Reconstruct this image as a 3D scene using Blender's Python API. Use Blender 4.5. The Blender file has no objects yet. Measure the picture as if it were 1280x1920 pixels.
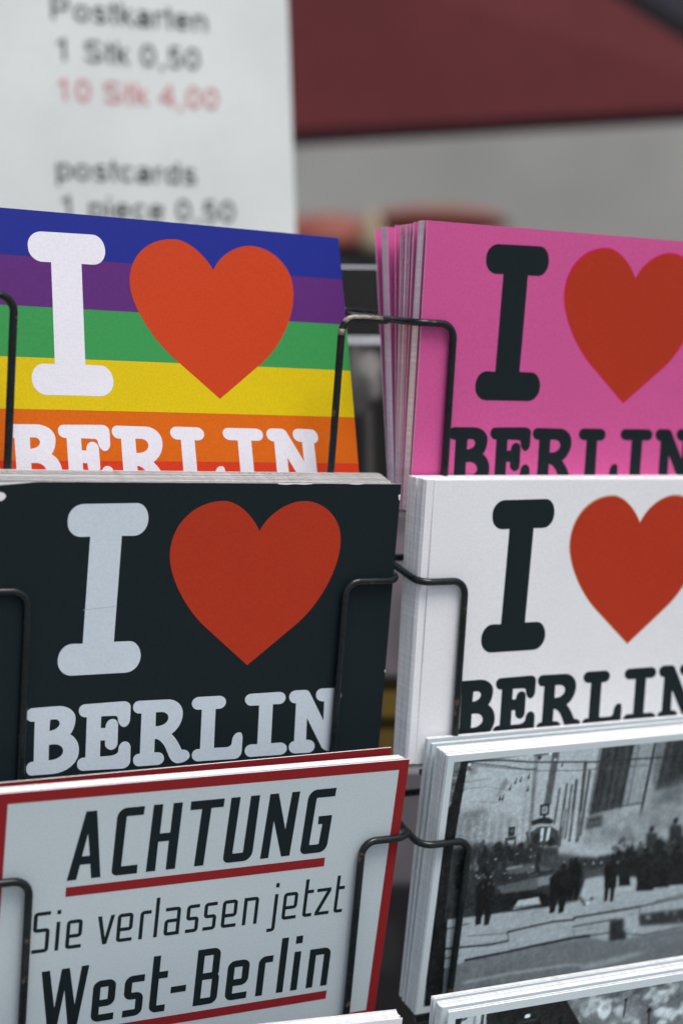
import bpy, bmesh, math, random
import numpy as np
from mathutils import Vector, Matrix
from mathutils.geometry import tessellate_polygon

scene = bpy.context.scene
C = scene.collection
R = math.radians
random.seed(7)
EYE = 1.45                                   # height of the lens above the pavement

# ---------------------------------------------------------------- camera
cam_data = bpy.data.cameras.new('camera')
cam = bpy.data.objects.new('camera', cam_data)
C.objects.link(cam)
cam.location = (0, 0, EYE)
cam.rotation_euler = (R(90), 0, 0)
cam_data.lens = 50
cam_data.sensor_width = 36
cam_data.sensor_height = 36
cam_data.sensor_fit = 'AUTO'
cam_data.shift_y = -30 / 1920
cam_data.clip_start = .01
cam_data.clip_end = 200
cam_data.dof.use_dof = True
cam_data.dof.focus_distance = .487
cam_data.dof.aperture_fstop = 5.2
cam_data.dof.aperture_blades = 7
scene.camera = cam

# ---------------------------------------------------------------- daylight
SUN_EL, SUN_AZ = R(60), R(145)               # azimuth clockwise from +Y: right of and behind the camera
world = bpy.data.worlds.new('World')
scene.world = world
world.use_nodes = True
wt = world.node_tree
wt.nodes.clear()
sky = wt.nodes.new('ShaderNodeTexSky')
sky.sky_type = 'NISHITA'
sky.sun_disc = False
sky.sun_elevation = SUN_EL
sky.sun_rotation = SUN_AZ
sky.dust_density = 4.0
sky.ozone_density = 1.0
bgn = wt.nodes.new('ShaderNodeBackground')
bgn.inputs['Strength'].default_value = .13
out = wt.nodes.new('ShaderNodeOutputWorld')
wt.links.new(sky.outputs[0], bgn.inputs[0])
wt.links.new(bgn.outputs[0], out.inputs[0])
sun_data = bpy.data.lights.new('sun', 'SUN')
sun_data.energy = 2.0
sun_data.angle = R(30)
sun_data.color = (1, .97, .94)
sun = bpy.data.objects.new('sun', sun_data)
C.objects.link(sun)
sd = Vector((math.sin(SUN_AZ) * math.cos(SUN_EL), math.cos(SUN_AZ) * math.cos(SUN_EL), math.sin(SUN_EL)))
sun.rotation_euler = sd.to_track_quat('Z', 'Y').to_euler()
scene.view_settings.view_transform = 'Standard'
scene.view_settings.look = 'None'
scene.view_settings.gamma = 1
scene.view_settings.exposure = 0.03
scene.cycles.use_denoising = True
scene.cycles.max_bounces = 8

# outlines in card millimetres: (x, y, rounding before, rounding after)
GLYPH={
 'B':[[(16.57,30.4,2.12,2.18),(33,30.47,5.98,4.6),(33.41,22.38,3.23,2.55),(31.63,20.42,0,0),(34.77,18.92,3.47,3.92),(35.32,7,7.64,9.22),(17.59,7.4,1.92,2.15),(17.38,12.04,2.01,1.91),(19.85,12.12,0,0),(19.59,25.79,0,0),(16.77,25.94,1.92,1.98)],[(24.73,26,0,0),(27.97,26.01,1.66,1.57),(28.03,22.46,2,3.02),(24.63,22.17,0,0)],[(24.72,17.39,0,0),(29.52,17.59,3.46,2.74),(29.71,12.02,2.75,4.45),(24.86,12.05,0,0)]],
 'E':[[(34.13,30.45,2.01,2.1),(51.98,30.72,2.74,2.32),(52.01,21.48,2.92,2.2),(48.22,21.84,1.76,2.52),(47.54,25.78,0.74,0.87),(41.96,25.96,0,0),(42.01,21.85,0,0),(43.61,21.79,0,0),(43.79,24.91,2.53,2.17),(47.89,24.63,1.8,2.19),(48.15,13.81,2.35,2.32),(43.89,14.03,2.46,2.05),(43.7,17.48,0,0),(42.12,17.49,0,0),(42.25,11.89,0,0),(48.4,11.85,3.17,1.45),(48.71,16.75,2.46,2.05),(52.66,16.36,1.91,2.06),(52.99,6.94,2.67,2.92),(34.67,7.46,2.13,2.19),(34.5,12,2.04,2.12),(37.28,11.97,0,0),(37.04,25.95,0,0),(34.35,26.14,2.13,2.02)]],
 'R':[[(52.69,30.53,2.05,2.19),(70.54,30.29,5.68,5.33),(70.74,20.13,4.46,4.25),(66.97,18.02,0,0),(68.89,16.04,1.93,1.9),(71.05,12.05,0,0),(74.1,11.8,2.45,2.1),(74.13,7.59,1.95,3.58),(67.96,7.06,2.23,3.16),(63.63,16.44,4.08,2.1),(61.12,16.63,0,0),(61.23,11.88,0,0),(64.76,11.65,2.25,2.15),(64.94,7.23,2.1,2.39),(53.97,7.36,2.2,2.22),(53.79,11.95,2.07,2.21),(56.15,11.81,0,0),(55.9,26,0,0),(52.94,26.14,2.05,2.11)],[(60.96,26.07,0,0),(65.42,26.07,2.67,2.08),(65.66,21.23,2.67,3.7),(61.11,21.12,0,0)]],
 'L':[[(73.53,30.57,2.39,2.57),(86.08,30.45,2.62,2.26),(86.4,25.81,2.42,2.62),(82.54,25.82,0,0),(82.89,11.77,0,0),(89.34,11.57,2.03,1.35),(89.6,16.71,3.01,2.03),(93.36,16.67,1.1,2.43),(93.43,7.06,2.75,2.51),(75.06,7.37,2.29,2.27),(74.76,11.87,2.12,2.29),(77.76,11.75,0,0),(77.49,25.92,0,0),(73.83,26.1,2.29,2.24)]],
 'I':[[(93.14,30.5,2.13,2.35),(108.59,30.47,2.72,2),(108.95,25.92,2.32,2.58),(104.06,26.11,0,0),(104.4,11.74,0,0),(110.49,11.7,2.74,2.2),(110.95,7.11,2.2,2.91),(94.67,7.35,2.37,2.46),(94.39,12.02,2.31,2.53),(99.18,11.84,0,0),(98.85,26.05,0,0),(93.45,26.19,2.36,2.28)]],
 'N':[[(109.99,30.69,2.31,2.59),(117.47,30.58,1.37,1.26),(124.38,18.7,0,0),(124.11,25.87,0,0),(120.79,26.15,2.5,2.24),(120.5,30.8,2.24,2.47),(130.49,30.52,2.51,2.36),(130.92,25.6,2.21,1.97),(128.95,25.6,0,0),(129.54,8.28,1.89,1.52),(129.23,6.79,1.52,2.04),(125.35,7.2,2.03,2.05),(117.73,20.15,0,0),(118.08,11.93,0,0),(121.46,11.73,2.49,2.37),(121.85,6.94,2.37,2.48),(111.69,7.29,2.45,2.35),(111.32,11.95,2.25,2.07),(113.38,11.79,0,0),(113.03,25.9,0,0),(110.36,26.07,2.28,2.23)]],
 'bigI':[[(27.06,97.71,5.4,5.41),(54.01,98.2,3.93,5.04),(54.66,87.18,5.9,5.15),(45.59,87.21,0,0),(44.86,51.45,0,0),(54.11,51.39,3.82,5.21),(54.75,40.62,5.92,5.38),(26.55,40.55,4.66,4.92),(26.03,51.44,5.75,4.99),(34.36,51.24,0,0),(35.02,87.05,0,0),(27.59,86.87,4.6,4.6)]],
 'heart':[[(94.24,88.39,0,0),(88.75,98.94,11.87,8.18),(61.17,98.81,19.41,18.97),(63.48,66.81,13.11,17.66),(76.79,55.19,0,0),(93.17,40.91,0,0),(110.46,54.68,0,0),(126.75,67.65,20.83,17.17),(124.52,98.75,13.74,14.19),(99.3,98.95,11.04,11.57)]],
}
STREET=[
('p',[(1.7,102.6),(110.6,103),(121.6,46.7),(4.3,61.5)],165,0,1),
('p',[(7.9,81),(18.9,82),(23.2,69.6),(19.1,64.1),(8.1,68.5)],118,3,0.9),
('p',[(13.2,77.5),(30,78.6),(36.7,62),(16,63)],135,5,0.8),
('l',[(8.6,81.6),(9.3,68.3)],105,0.56,0.8,0.6),
('l',[(10.7,78.7),(11,68.1)],185,0.56,0.8,0.6),
('l',[(12.3,80.2),(12.8,67.9)],105,0.56,0.8,0.6),
('l',[(14.5,77.2),(14.6,67.7)],185,0.56,0.8,0.6),
('l',[(16,78.8),(16.4,67.5)],105,0.56,0.8,0.6),
('l',[(17.6,80.3),(18.2,67.2)],185,0.56,0.8,0.6),
('l',[(19.8,77.3),(20,67)],105,0.56,0.8,0.6),
('l',[(21.3,78.9),(21.9,66.8)],185,0.56,0.8,0.6),
('l',[(23.5,75.9),(23.7,66.6)],105,0.56,0.8,0.6),
('l',[(25.1,77.4),(25.5,66.4)],185,0.56,0.8,0.6),
('l',[(26.7,78.9),(27.4,66.1)],105,0.56,0.8,0.6),
('l',[(28.9,75.9),(29.2,65.9)],185,0.56,0.8,0.6),
('l',[(30.5,77.5),(31,65.7)],105,0.56,0.8,0.6),
('l',[(32.1,79),(32.9,65.5)],185,0.56,0.8,0.6),
('l',[(34.3,76),(34.8,65.3)],105,0.56,0.8,0.6),
('l',[(35.9,77.6),(36.6,65)],185,0.56,0.8,0.6),
('l',[(9.6,80.1),(19.1,80.9)],95,1.33,1.5,0.8),
('l',[(9.4,75.7),(18.2,76.2)],100,1.11,1.5,0.6),
('p',[(26.5,93.8),(27.9,91.3),(26,88.6),(19.8,82.8),(23.2,86.7),(24.9,91.6)],112,0.8,0.9),
('p',[(31.1,79.2),(33,75.3),(30.6,74.8),(30.1,77.8)],115,2,0.7),
('l',[(39,101.3),(40.8,67.6)],112,1.78,0.6,0.9),
('l',[(36.9,87.6),(37.4,68)],140,1.11,1.5,0.7),
('l',[(38,101.5),(45.4,102)],60,0.89,0.5,0.9),
('e',(40.3,100.5),35,(0.86,0.81),0.4,1),
('e',(45.1,101.8),225,(0.86,0.58),0.5,1),
('p',[(46,102.3),(49.2,102.5),(48.6,80.4),(45.4,80.4)],70,0.5,0.9),
('e',(47.7,99),190,(0.62,0.58),0.4,1),
('l',[(51.7,86.8),(51.5,72.4)],62,0.87,0.35,0.95),
('l',[(54.8,88.4),(54.8,69)],62,1.01,0.35,0.95),
('l',[(57.1,87.8),(57.7,65.6)],62,0.87,0.35,0.95),
('l',[(59.1,89.5),(59.9,64.4)],62,1.3,0.35,0.95),
('l',[(62.1,96.4),(63.6,64)],62,1.59,0.35,0.95),
('l',[(64.7,92.8),(64.8,66.3)],62,1.16,0.35,0.95),
('l',[(55.1,72.8),(54.7,66)],62,0.72,0.35,0.95),
('l',[(56.1,78),(56.4,65.7)],62,0.58,0.35,0.95),
('l',[(55.1,76.6),(54.7,66)],205,0.56,0.6,0.5),
('l',[(57.1,76.4),(56.8,65.7)],205,0.56,0.6,0.5),
('l',[(59.3,76.2),(58.9,65.5)],205,0.56,0.6,0.5),
('l',[(61.4,75.9),(61,65.2)],205,0.56,0.6,0.5),
('l',[(63.5,75.7),(63.1,65)],205,0.56,0.6,0.5),
('p',[(68.8,102.8),(84.4,102.5),(82.3,75.9),(67.4,73.9)],58,0.7,1),
('l',[(70.1,102.7),(68.9,74.4)],40,0.67,1,0.5),
('l',[(71.7,102.5),(70.5,74.2)],82,0.67,1,0.5),
('l',[(73.3,102.4),(72.1,74)],40,0.67,1,0.5),
('l',[(74.9,102.3),(73.7,73.8)],82,0.67,1,0.5),
('l',[(76.5,102.1),(75.3,73.7)],40,0.67,1,0.5),
('l',[(78.1,102),(76.9,73.5)],82,0.67,1,0.5),
('l',[(79.7,101.8),(78.6,73.3)],40,0.67,1,0.5),
('l',[(81.4,101.7),(80.2,73.1)],82,0.67,1,0.5),
('l',[(83,101.6),(81.9,72.9)],40,0.67,1,0.5),
('l',[(83.8,102.6),(82.4,75.2)],35,0.89,0.5,1),
('p',[(84.7,102.3),(93.9,102.6),(92.8,76.3),(83.2,76.1)],138,0.6,1),
('l',[(86.1,102.2),(84.9,76.5)],115,0.67,1,0.6),
('l',[(87.5,102.1),(86.4,76.4)],165,0.67,1,0.6),
('l',[(89,102),(87.8,76.2)],115,0.67,1,0.6),
('l',[(90.5,101.9),(89.3,76.1)],165,0.67,1,0.6),
('l',[(91.9,101.7),(90.8,75.9)],115,0.67,1,0.6),
('l',[(93.4,101.6),(92.3,75.7)],165,0.67,1,0.6),
('l',[(83.1,76.3),(93,76.6)],50,0.67,0.5,1),
('p',[(81.9,75.7),(98.2,75.9),(99.1,71.1),(82.2,71.3)],160,1.2,1),
('l',[(94.8,102.6),(93,72.1)],40,1.44,0.4,1),
('p',[(95.5,102.4),(99.6,102.5),(99.6,73.4),(94.4,73.9)],150,1,1),
('p',[(100,102.8),(110.6,102.7),(114.5,83),(98.1,81.4)],45,1.2,1),
('p',[(98.1,81.4),(113.9,86.2),(117,69.9),(98.1,71.2)],95,4,0.9),
('p',[(67.2,73.8),(116.4,73.2),(119.9,55.1),(66.7,61.4)],125,3,0.85),
('e',(71.1,71.8),150,(2.77,2.2),2.2,0.6),
('e',(75.1,67.2),88,(2.77,2.2),2.2,0.6),
('e',(77.9,69.8),172,(2.77,2.2),2.2,0.6),
('e',(82.1,65.2),110,(2.77,2.2),2.2,0.6),
('e',(84.9,67.8),150,(2.77,2.2),2.2,0.6),
('e',(89.1,63.1),88,(2.77,2.2),2.2,0.6),
('e',(92,65.7),172,(2.77,2.2),2.2,0.6),
('e',(94.9,68.3),110,(2.77,2.2),2.2,0.6),
('e',(99.2,63.6),150,(2.77,2.2),2.2,0.6),
('e',(102.1,66.2),88,(2.77,2.2),2.2,0.6),
('e',(106.4,61.5),172,(2.77,2.2),2.2,0.6),
('e',(109.4,64.1),110,(2.77,2.2),2.2,0.6),
('e',(112.4,66.8),150,(2.77,2.2),2.2,0.6),
('e',(116.8,62),88,(2.77,2.2),2.2,0.6),
('p',[(66.8,73.4),(74.2,73.8),(74.3,68.3),(66.8,68.2)],66,1,0.9),
('p',[(70.3,68.4),(74.5,68.3),(74.8,63.6),(71,63.6)],150,0.8,0.8),
('l',[(77.3,102.3),(76.2,75.8)],96,0.31,0.5,0.6),
('l',[(71.7,102.5),(70.7,75.5)],34,0.33,0.5,0.6),
('l',[(77.3,102.3),(76.3,75.8)],34,0.33,0.5,0.6),
('l',[(87.1,101.9),(85.9,76.2)],34,0.46,0.5,0.6),
('l',[(71.3,102.6),(70.3,75.5)],76,0.54,0.5,0.6),
('l',[(76.5,102.4),(75.4,75.7)],48,0.3,0.5,0.6),
('l',[(70.2,102.6),(69.2,75.4)],34,0.48,0.5,0.6),
('l',[(75.7,102.4),(74.6,75.7)],34,0.53,0.5,0.6),
('l',[(72.1,102.5),(71,75.5)],48,0.46,0.5,0.6),
('l',[(76.5,102.4),(75.4,75.7)],34,0.48,0.5,0.6),
('l',[(86.5,102),(85.4,76.2)],76,0.32,0.5,0.6),
('l',[(84.4,102),(83.3,76.1)],48,0.46,0.5,0.6),
('l',[(68,102.7),(67,75.3)],76,0.24,0.5,0.6),
('l',[(75.6,102.4),(74.5,75.7)],76,0.27,0.5,0.6),
('l',[(72.7,102.5),(71.7,75.6)],34,0.54,0.5,0.6),
('l',[(68,102.7),(67,75.3)],48,0.52,0.5,0.6),
('l',[(72,102.5),(71,75.5)],34,0.52,0.5,0.6),
('l',[(70.6,102.6),(69.6,75.5)],34,0.39,0.5,0.6),
('l',[(79.6,102.2),(78.5,75.9)],48,0.36,0.5,0.6),
('l',[(76,102.4),(74.9,75.7)],34,0.46,0.5,0.6),
('l',[(70.8,102.6),(69.8,75.5)],34,0.24,0.5,0.6),
('l',[(79.2,102.2),(78.1,75.9)],48,0.47,0.5,0.6),
('l',[(82.9,102.1),(81.8,76)],34,0.26,0.5,0.6),
('l',[(82.3,102.1),(81.2,76)],48,0.28,0.5,0.6),
('l',[(78.2,102.3),(77.1,75.8)],96,0.5,0.5,0.6),
('l',[(78.5,102.3),(77.4,75.8)],34,0.51,0.5,0.6),
('l',[(96.2,102.6),(97.1,83.2)],60,0.48,0.8,0.5),
('l',[(100.7,102.2),(101.9,81.2)],80,0.58,0.8,0.5),
('l',[(100.3,102.3),(100.5,86.7)],34,0.48,0.8,0.5),
('l',[(97.8,102.5),(97.5,89.3)],60,0.6,0.8,0.5),
('l',[(99.2,102.4),(98.5,91.5)],80,0.59,0.8,0.5),
('l',[(94.9,102.7),(95.5,84.8)],60,0.5,0.8,0.5),
('l',[(105.4,101.9),(104.7,91.4)],80,0.36,0.8,0.5),
('l',[(104.5,101.9),(103.3,93.7)],60,0.5,0.8,0.5),
('l',[(109.3,101.5),(109.4,86.6)],34,0.56,0.8,0.5),
('l',[(97.2,102.5),(97.9,83.7)],60,0.34,0.8,0.5),
('l',[(109,101.6),(109.8,83)],60,0.65,0.8,0.5),
('l',[(109.7,101.5),(110,85.8)],34,0.35,0.8,0.5),
('l',[(101.4,102.2),(102.1,84)],60,0.54,0.8,0.5),
('l',[(109.4,101.5),(109,89.5)],34,0.49,0.8,0.5),
('l',[(98.8,102.4),(99.9,81.8)],80,0.52,0.8,0.5),
('l',[(105.2,101.9),(103.9,94)],60,0.38,0.8,0.5),
('l',[(103.1,102),(103.9,83.8)],80,0.63,0.8,0.5),
('l',[(97.1,102.5),(97.6,85.5)],80,0.63,0.8,0.5),
('l',[(102.1,102.1),(100.9,93.8)],34,0.43,0.8,0.5),
('l',[(96.5,102.6),(97.2,84.4)],34,0.39,0.8,0.5),
('l',[(106.7,101.7),(107.6,82.5)],34,0.39,0.8,0.5),
('l',[(101.5,102.2),(101.6,87.3)],60,0.36,0.8,0.5),
('l',[(102.9,102.1),(103.1,86.7)],60,0.51,0.8,0.5),
('l',[(109,101.6),(107.7,94.2)],80,0.63,0.8,0.5),
('l',[(102.9,102.1),(102.8,87.7)],80,0.55,0.8,0.5),
('l',[(106.8,101.7),(107.7,82.2)],80,0.51,0.8,0.5),
('l',[(99.1,102.4),(99.6,85.2)],80,0.38,0.8,0.5),
('l',[(96.1,102.6),(95.9,88.8)],34,0.5,0.8,0.5),
('l',[(104.3,101.9),(103,94.3)],80,0.34,0.8,0.5),
('l',[(98.3,102.4),(98,89.1)],60,0.61,0.8,0.5),
('e',(107.5,67.2),100,(2.26,0.61),1.6,0.4),
('e',(103.6,67),130,(1.51,0.64),1.6,0.4),
('e',(84.3,68.3),185,(1,0.61),1.6,0.4),
('e',(100.9,69.6),100,(1.99,0.65),1.6,0.4),
('e',(108,74),185,(2.39,1.13),1.6,0.4),
('e',(116.8,63.8),130,(1.03,0.9),1.6,0.4),
('e',(97,73.8),100,(2.41,0.68),1.6,0.4),
('e',(87.5,65.9),100,(2.42,0.92),1.6,0.4),
('e',(98.3,69.3),130,(1.45,1.17),1.6,0.4),
('e',(83.4,68.3),160,(1.95,0.59),1.6,0.4),
('e',(113.5,73.3),100,(1.03,1.32),1.6,0.4),
('e',(113,68.2),100,(1.37,1.39),1.6,0.4),
('e',(104.8,73),160,(0.92,0.75),1.6,0.4),
('e',(110,63.8),160,(2.35,1.39),1.6,0.4),
('e',(114.5,72.3),160,(1.37,0.81),1.6,0.4),
('e',(98.8,71.2),130,(2.2,0.95),1.6,0.4),
('e',(84.9,73.2),185,(1.61,1.44),1.6,0.4),
('e',(96.7,73.2),130,(1.5,0.88),1.6,0.4),
('e',(92.3,75.5),130,(1.2,0.92),1.6,0.4),
('e',(113.7,72.5),185,(2.42,1.47),1.6,0.4),
('e',(89.8,70.1),185,(1.4,0.6),1.6,0.4),
('e',(99.2,65.4),100,(1.38,1.35),1.6,0.4),
('e',(97.1,75.2),130,(2.33,0.77),1.6,0.4),
('e',(83.9,66.5),130,(0.93,0.72),1.6,0.4),
('e',(106,68.6),185,(2.12,0.95),1.6,0.4),
('e',(95.8,68.9),160,(2.25,1.05),1.6,0.4),
('e',(94.1,72.6),130,(1.37,0.94),1.6,0.4),
('e',(110.2,65.2),160,(1.15,0.74),1.6,0.4),
('e',(104.6,74.2),185,(1.63,1.38),1.6,0.4),
('e',(113.9,65),185,(1.3,0.71),1.6,0.4),
('e',(99.7,63.9),160,(1.15,0.71),1.6,0.4),
('e',(106.7,73.7),130,(1.31,0.9),1.6,0.4),
('e',(101.6,64.2),160,(2.08,1),1.6,0.4),
('e',(89.8,70),130,(2.3,0.78),1.6,0.4),
('l',[(67.4,72.6),(73.9,73)],95,0.33,0.3,0.6),
('l',[(67.5,72),(74,72.5)],40,0.33,0.3,0.6),
('l',[(67.6,71.5),(74.1,71.9)],40,0.33,0.3,0.6),
('l',[(67.7,70.9),(74.2,71.4)],95,0.33,0.3,0.6),
('l',[(67.8,70.4),(74.3,70.8)],95,0.33,0.3,0.6),
('l',[(67.9,69.8),(74.4,70.3)],95,0.33,0.3,0.6),
('l',[(68,69.3),(74.5,69.7)],40,0.33,0.3,0.6),
('l',[(68.1,68.7),(74.6,69.2)],95,0.33,0.3,0.6),
('l',[(35.7,100.3),(37,68)],125,0.78,0.8,0.6),
('l',[(39.1,94.8),(40.4,78.2)],90,0.56,0.5,0.7),
('l',[(8.9,101.9),(24.2,100.9),(37.6,98.9),(66.8,96.4),(100.9,95.4),(112.1,95)],45,0.67,0.25,0.9),
('l',[(10.2,101),(24.6,98.5),(34.7,96.3),(39.7,96.1)],55,0.44,0.25,0.9),
('l',[(9.9,100.2),(39.8,95.3),(58.7,93.6),(98.7,92.5)],70,0.33,0.25,0.9),
('l',[(6.9,93.5),(18.7,94.1)],120,0.33,0.25,0.9),
('l',[(6.5,90.6),(17.6,91.1),(27.7,88.5)],120,0.33,0.25,0.9),
('l',[(2.6,101.8),(34.5,102.6)],50,1.11,0.25,0.9),
('l',[(8.8,86),(26.8,83.8)],125,0.22,0.25,0.9),
('p',[(2.4,102.3),(34.5,102.8),(17.6,102),(9,101.2),(2.7,101.2)],40,0.3,1),
('e',(30.9,91.3),45,(0.49,0.64),0.25,1),
('l',[(31.2,92.9),(30.9,91.3)],60,0.44,0.2,1),
('e',(33.1,91.8),45,(0.49,0.64),0.25,1),
('l',[(33.3,93.4),(33.1,91.8)],60,0.44,0.2,1),
('e',(36.6,92.9),45,(0.49,0.64),0.25,1),
('l',[(36.9,94.5),(36.6,92.9)],60,0.44,0.2,1),
('e',(24.8,85.2),45,(0.49,0.64),0.25,1),
('l',[(25,86.8),(24.8,85.2)],60,0.44,0.2,1),
('e',(26.1,85.2),45,(0.49,0.64),0.25,1),
('l',[(26.4,86.8),(26.1,85.2)],60,0.44,0.2,1),
('e',(28.8,89),45,(0.49,0.64),0.25,1),
('l',[(29.1,90.6),(28.8,89)],60,0.44,0.2,1),
('e',(51.2,96.3),45,(0.49,0.64),0.25,1),
('l',[(51.5,97.9),(51.2,96.3)],60,0.44,0.2,1),
('e',(36.9,87.6),45,(0.49,0.64),0.25,1),
('l',[(37.1,89.2),(36.9,87.6)],60,0.44,0.2,1),
('e',(22.3,79.3),205,(0.37,0.35),0.6,0.8),
('e',(23.9,81.5),205,(0.37,0.35),0.6,0.8),
('e',(19.4,78.6),205,(0.37,0.35),0.6,0.8),
('e',(18.5,76.9),205,(0.37,0.35),0.6,0.8),
('e',(16.2,75.3),205,(0.37,0.35),0.6,0.8),
('e',(15.2,74.3),205,(0.37,0.35),0.6,0.8),
('e',(18.9,72),205,(0.37,0.35),0.6,0.8),
('e',(21.9,71.7),205,(0.37,0.35),0.6,0.8),
('e',(17.5,70.3),205,(0.37,0.35),0.6,0.8),
('e',(24.3,83.5),205,(0.37,0.35),0.6,0.8),
('e',(21.9,77.1),205,(0.37,0.35),0.6,0.8),
('e',(11.4,98.1),105,(1.85,1.97),1,0.8),
('e',(9.9,99.1),60,(1.05,1.04),0.5,0.9),
('e',(9.6,100.4),230,(0.62,0.35),0.3,1),
('e',(10.6,99.5),150,(0.68,0.58),0.4,1),
('p',[(43.7,81.2),(48.1,81.1),(48.4,76.3),(44.1,76.4)],38,0.25,1),
('p',[(44.7,80.2),(47.3,80.1),(47.4,77.1),(45,77.3)],150,0.3,1),
('e',(46,78.7),70,(0.55,0.58),0.4,1),
('p',[(45.7,76.9),(46.9,76.7),(47.3,74.4),(45.8,74.6)],35,0.3,1),
('p',[(40.4,74.6),(44.6,75.6),(48.5,75.3),(51.1,73.8),(50.2,72.3),(45,73.2),(41.4,72.7)],38,0.3,1),
('p',[(41.3,64.5),(41,69.8),(43.5,72),(50.4,71.3),(54,69.1),(55.2,62.8)],45,0.5,1),
('p',[(42.1,65.5),(41.7,70.5),(45.2,71.8),(50.4,70.9),(53.6,68),(53.9,64.1)],60,0.4,1),
('l',[(41.2,70.6),(45.1,72.4),(50.3,72),(54.9,69.6)],160,0.56,0.3,1),
('l',[(46.4,70.6),(46.4,66.3)],205,1.44,0.3,1),
('l',[(49.5,70.5),(49.3,66.2)],205,1.33,0.3,1),
('l',[(39.4,70),(41.4,63.7)],60,1.11,0.4,1),
('l',[(55,70.1),(55.5,62.8)],60,1.11,0.4,1),
('p',[(30.6,73.4),(33.8,73.4),(33.7,69.5),(30.9,69.5)],36,0.25,1),
('e',(32.4,71.7),95,(0.62,0.75),0.3,1),
('p',[(29.7,68.9),(34.6,69.2),(35.1,61.4),(30.4,61)],42,0.3,1),
('p',[(30.7,67.7),(34,67.8),(34.2,62.6),(31.1,62.5)],168,0.4,1),
('l',[(30.3,61.9),(34.7,61.8)],190,0.78,0.2,1),
('p',[(2.3,102.1),(6.1,102.2),(5.7,88.5),(2.6,85.2),(1.5,85.3)],92,0.6,1),
('l',[(2.3,98.2),(6.3,98.1)],45,0.56,0.4,0.8),
('l',[(2.7,95.7),(6.6,95.7)],150,0.56,0.4,0.8),
('l',[(3,93.3),(7,93.2)],45,0.56,0.4,0.8),
('l',[(3.4,90.8),(7.3,90.7)],150,0.56,0.4,0.8),
('l',[(3.7,88.3),(7.7,88.2)],45,0.56,0.4,0.8),
('p',[(3.4,85.1),(4,71.9),(4.7,46.6),(3.3,39.2),(0.8,72.3),(2.5,85.9)],50,1,1),
('p',[(0.3,66.5),(5,67.5),(29.3,66.7),(44.7,63.6),(52.9,59.3),(75,55.4),(86.7,56.8),(119.3,59.6),(123.6,37.6),(70.2,36.8),(26.5,36.1),(7.2,38.1)],46,1.2,1),
('e',(36.9,65.2),28,(1.04,0.68),0.8,0.6),
('e',(16.7,60.8),28,(0.9,1.54),0.8,0.6),
('e',(36.5,59),28,(0.89,0.69),0.8,0.6),
('e',(41.4,52.6),42,(0.58,1.18),0.8,0.6),
('e',(96.4,58.4),120,(0.93,1.16),0.8,0.6),
('e',(116.4,46.4),42,(1.01,1.39),0.8,0.6),
('e',(83.2,54.9),28,(0.77,1),0.8,0.6),
('e',(114.4,47),28,(1.71,1.38),0.8,0.6),
('e',(109.6,51.3),85,(1.64,1.39),0.8,0.6),
('e',(33.6,60.9),34,(0.9,0.98),0.8,0.6),
('e',(45.5,54.1),120,(0.6,0.56),0.8,0.6),
('e',(119.6,51.2),34,(1.35,1.24),0.8,0.6),
('e',(118.6,56.3),120,(1.06,0.72),0.8,0.6),
('e',(58.4,56.1),42,(1.33,0.72),0.8,0.6),
('e',(23.5,67.1),85,(0.83,1.31),0.8,0.6),
('e',(103.1,58.8),28,(1.7,0.82),0.8,0.6),
('e',(19.2,58.4),120,(1.65,1.5),0.8,0.6),
('e',(83.1,57.6),34,(0.95,0.85),0.8,0.6),
('e',(94.3,55.3),28,(1.71,1.16),0.8,0.6),
('e',(42.9,63.4),60,(1.1,0.66),0.8,0.6),
('e',(99.2,45.8),34,(1.25,0.97),0.8,0.6),
('e',(19.5,67.5),34,(0.76,1.21),0.8,0.6),
('e',(76.3,55),28,(1.27,0.85),0.8,0.6),
('e',(26.6,60.1),34,(1.5,0.94),0.8,0.6),
('e',(108.2,47.5),42,(1.16,0.55),0.8,0.6),
('e',(39.6,58.9),42,(1.5,0.95),0.8,0.6),
('e',(27.5,66.9),85,(1.69,1.1),0.8,0.6),
('e',(55.8,51.8),120,(1.35,1.33),0.8,0.6),
('e',(18.3,62.9),85,(1.08,1.48),0.8,0.6),
('e',(109.7,45.9),120,(0.96,1.19),0.8,0.6),
('e',(45.6,59.8),42,(0.81,1.34),0.8,0.6),
('e',(47.9,60),42,(1.16,1.4),0.8,0.6),
('e',(115.9,49.2),34,(0.6,1.44),0.8,0.6),
('e',(92.9,57.5),120,(1.6,1.41),0.8,0.6),
('e',(79.5,54.3),34,(1.47,1.47),0.8,0.6),
('e',(96.2,58.1),42,(0.74,1.15),0.8,0.6),
('e',(26.6,56.1),85,(1.51,1.42),0.8,0.6),
('e',(20.8,54.6),85,(0.75,1.14),0.8,0.6),
('e',(94.2,54.4),28,(1.2,0.54),0.8,0.6),
('e',(84.7,60.7),34,(1.24,0.78),0.8,0.6),
('e',(17.8,67.4),42,(1.63,1.45),0.8,0.6),
('e',(102.4,48.1),60,(0.65,1.08),0.8,0.6),
('e',(35.8,52.7),60,(1.03,1.3),0.8,0.6),
('e',(23.1,66.4),85,(1.31,1.43),0.8,0.6),
('e',(119.5,52.8),120,(1.43,0.97),0.8,0.6),
('e',(105.4,57.5),60,(0.92,1.38),0.8,0.6),
('e',(26.3,59.7),120,(1.01,0.68),0.8,0.6),
('e',(29.2,60.4),28,(0.97,1.07),0.8,0.6),
('e',(86.1,62.2),60,(0.93,1.08),0.8,0.6),
('e',(96,52.2),60,(1.2,1.05),0.8,0.6),
('e',(102.1,55.3),120,(1.49,1.53),0.8,0.6),
('e',(13.9,68.1),60,(1.67,1.08),0.8,0.6),
('e',(95.5,52.8),60,(1.7,1.04),0.8,0.6),
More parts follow.
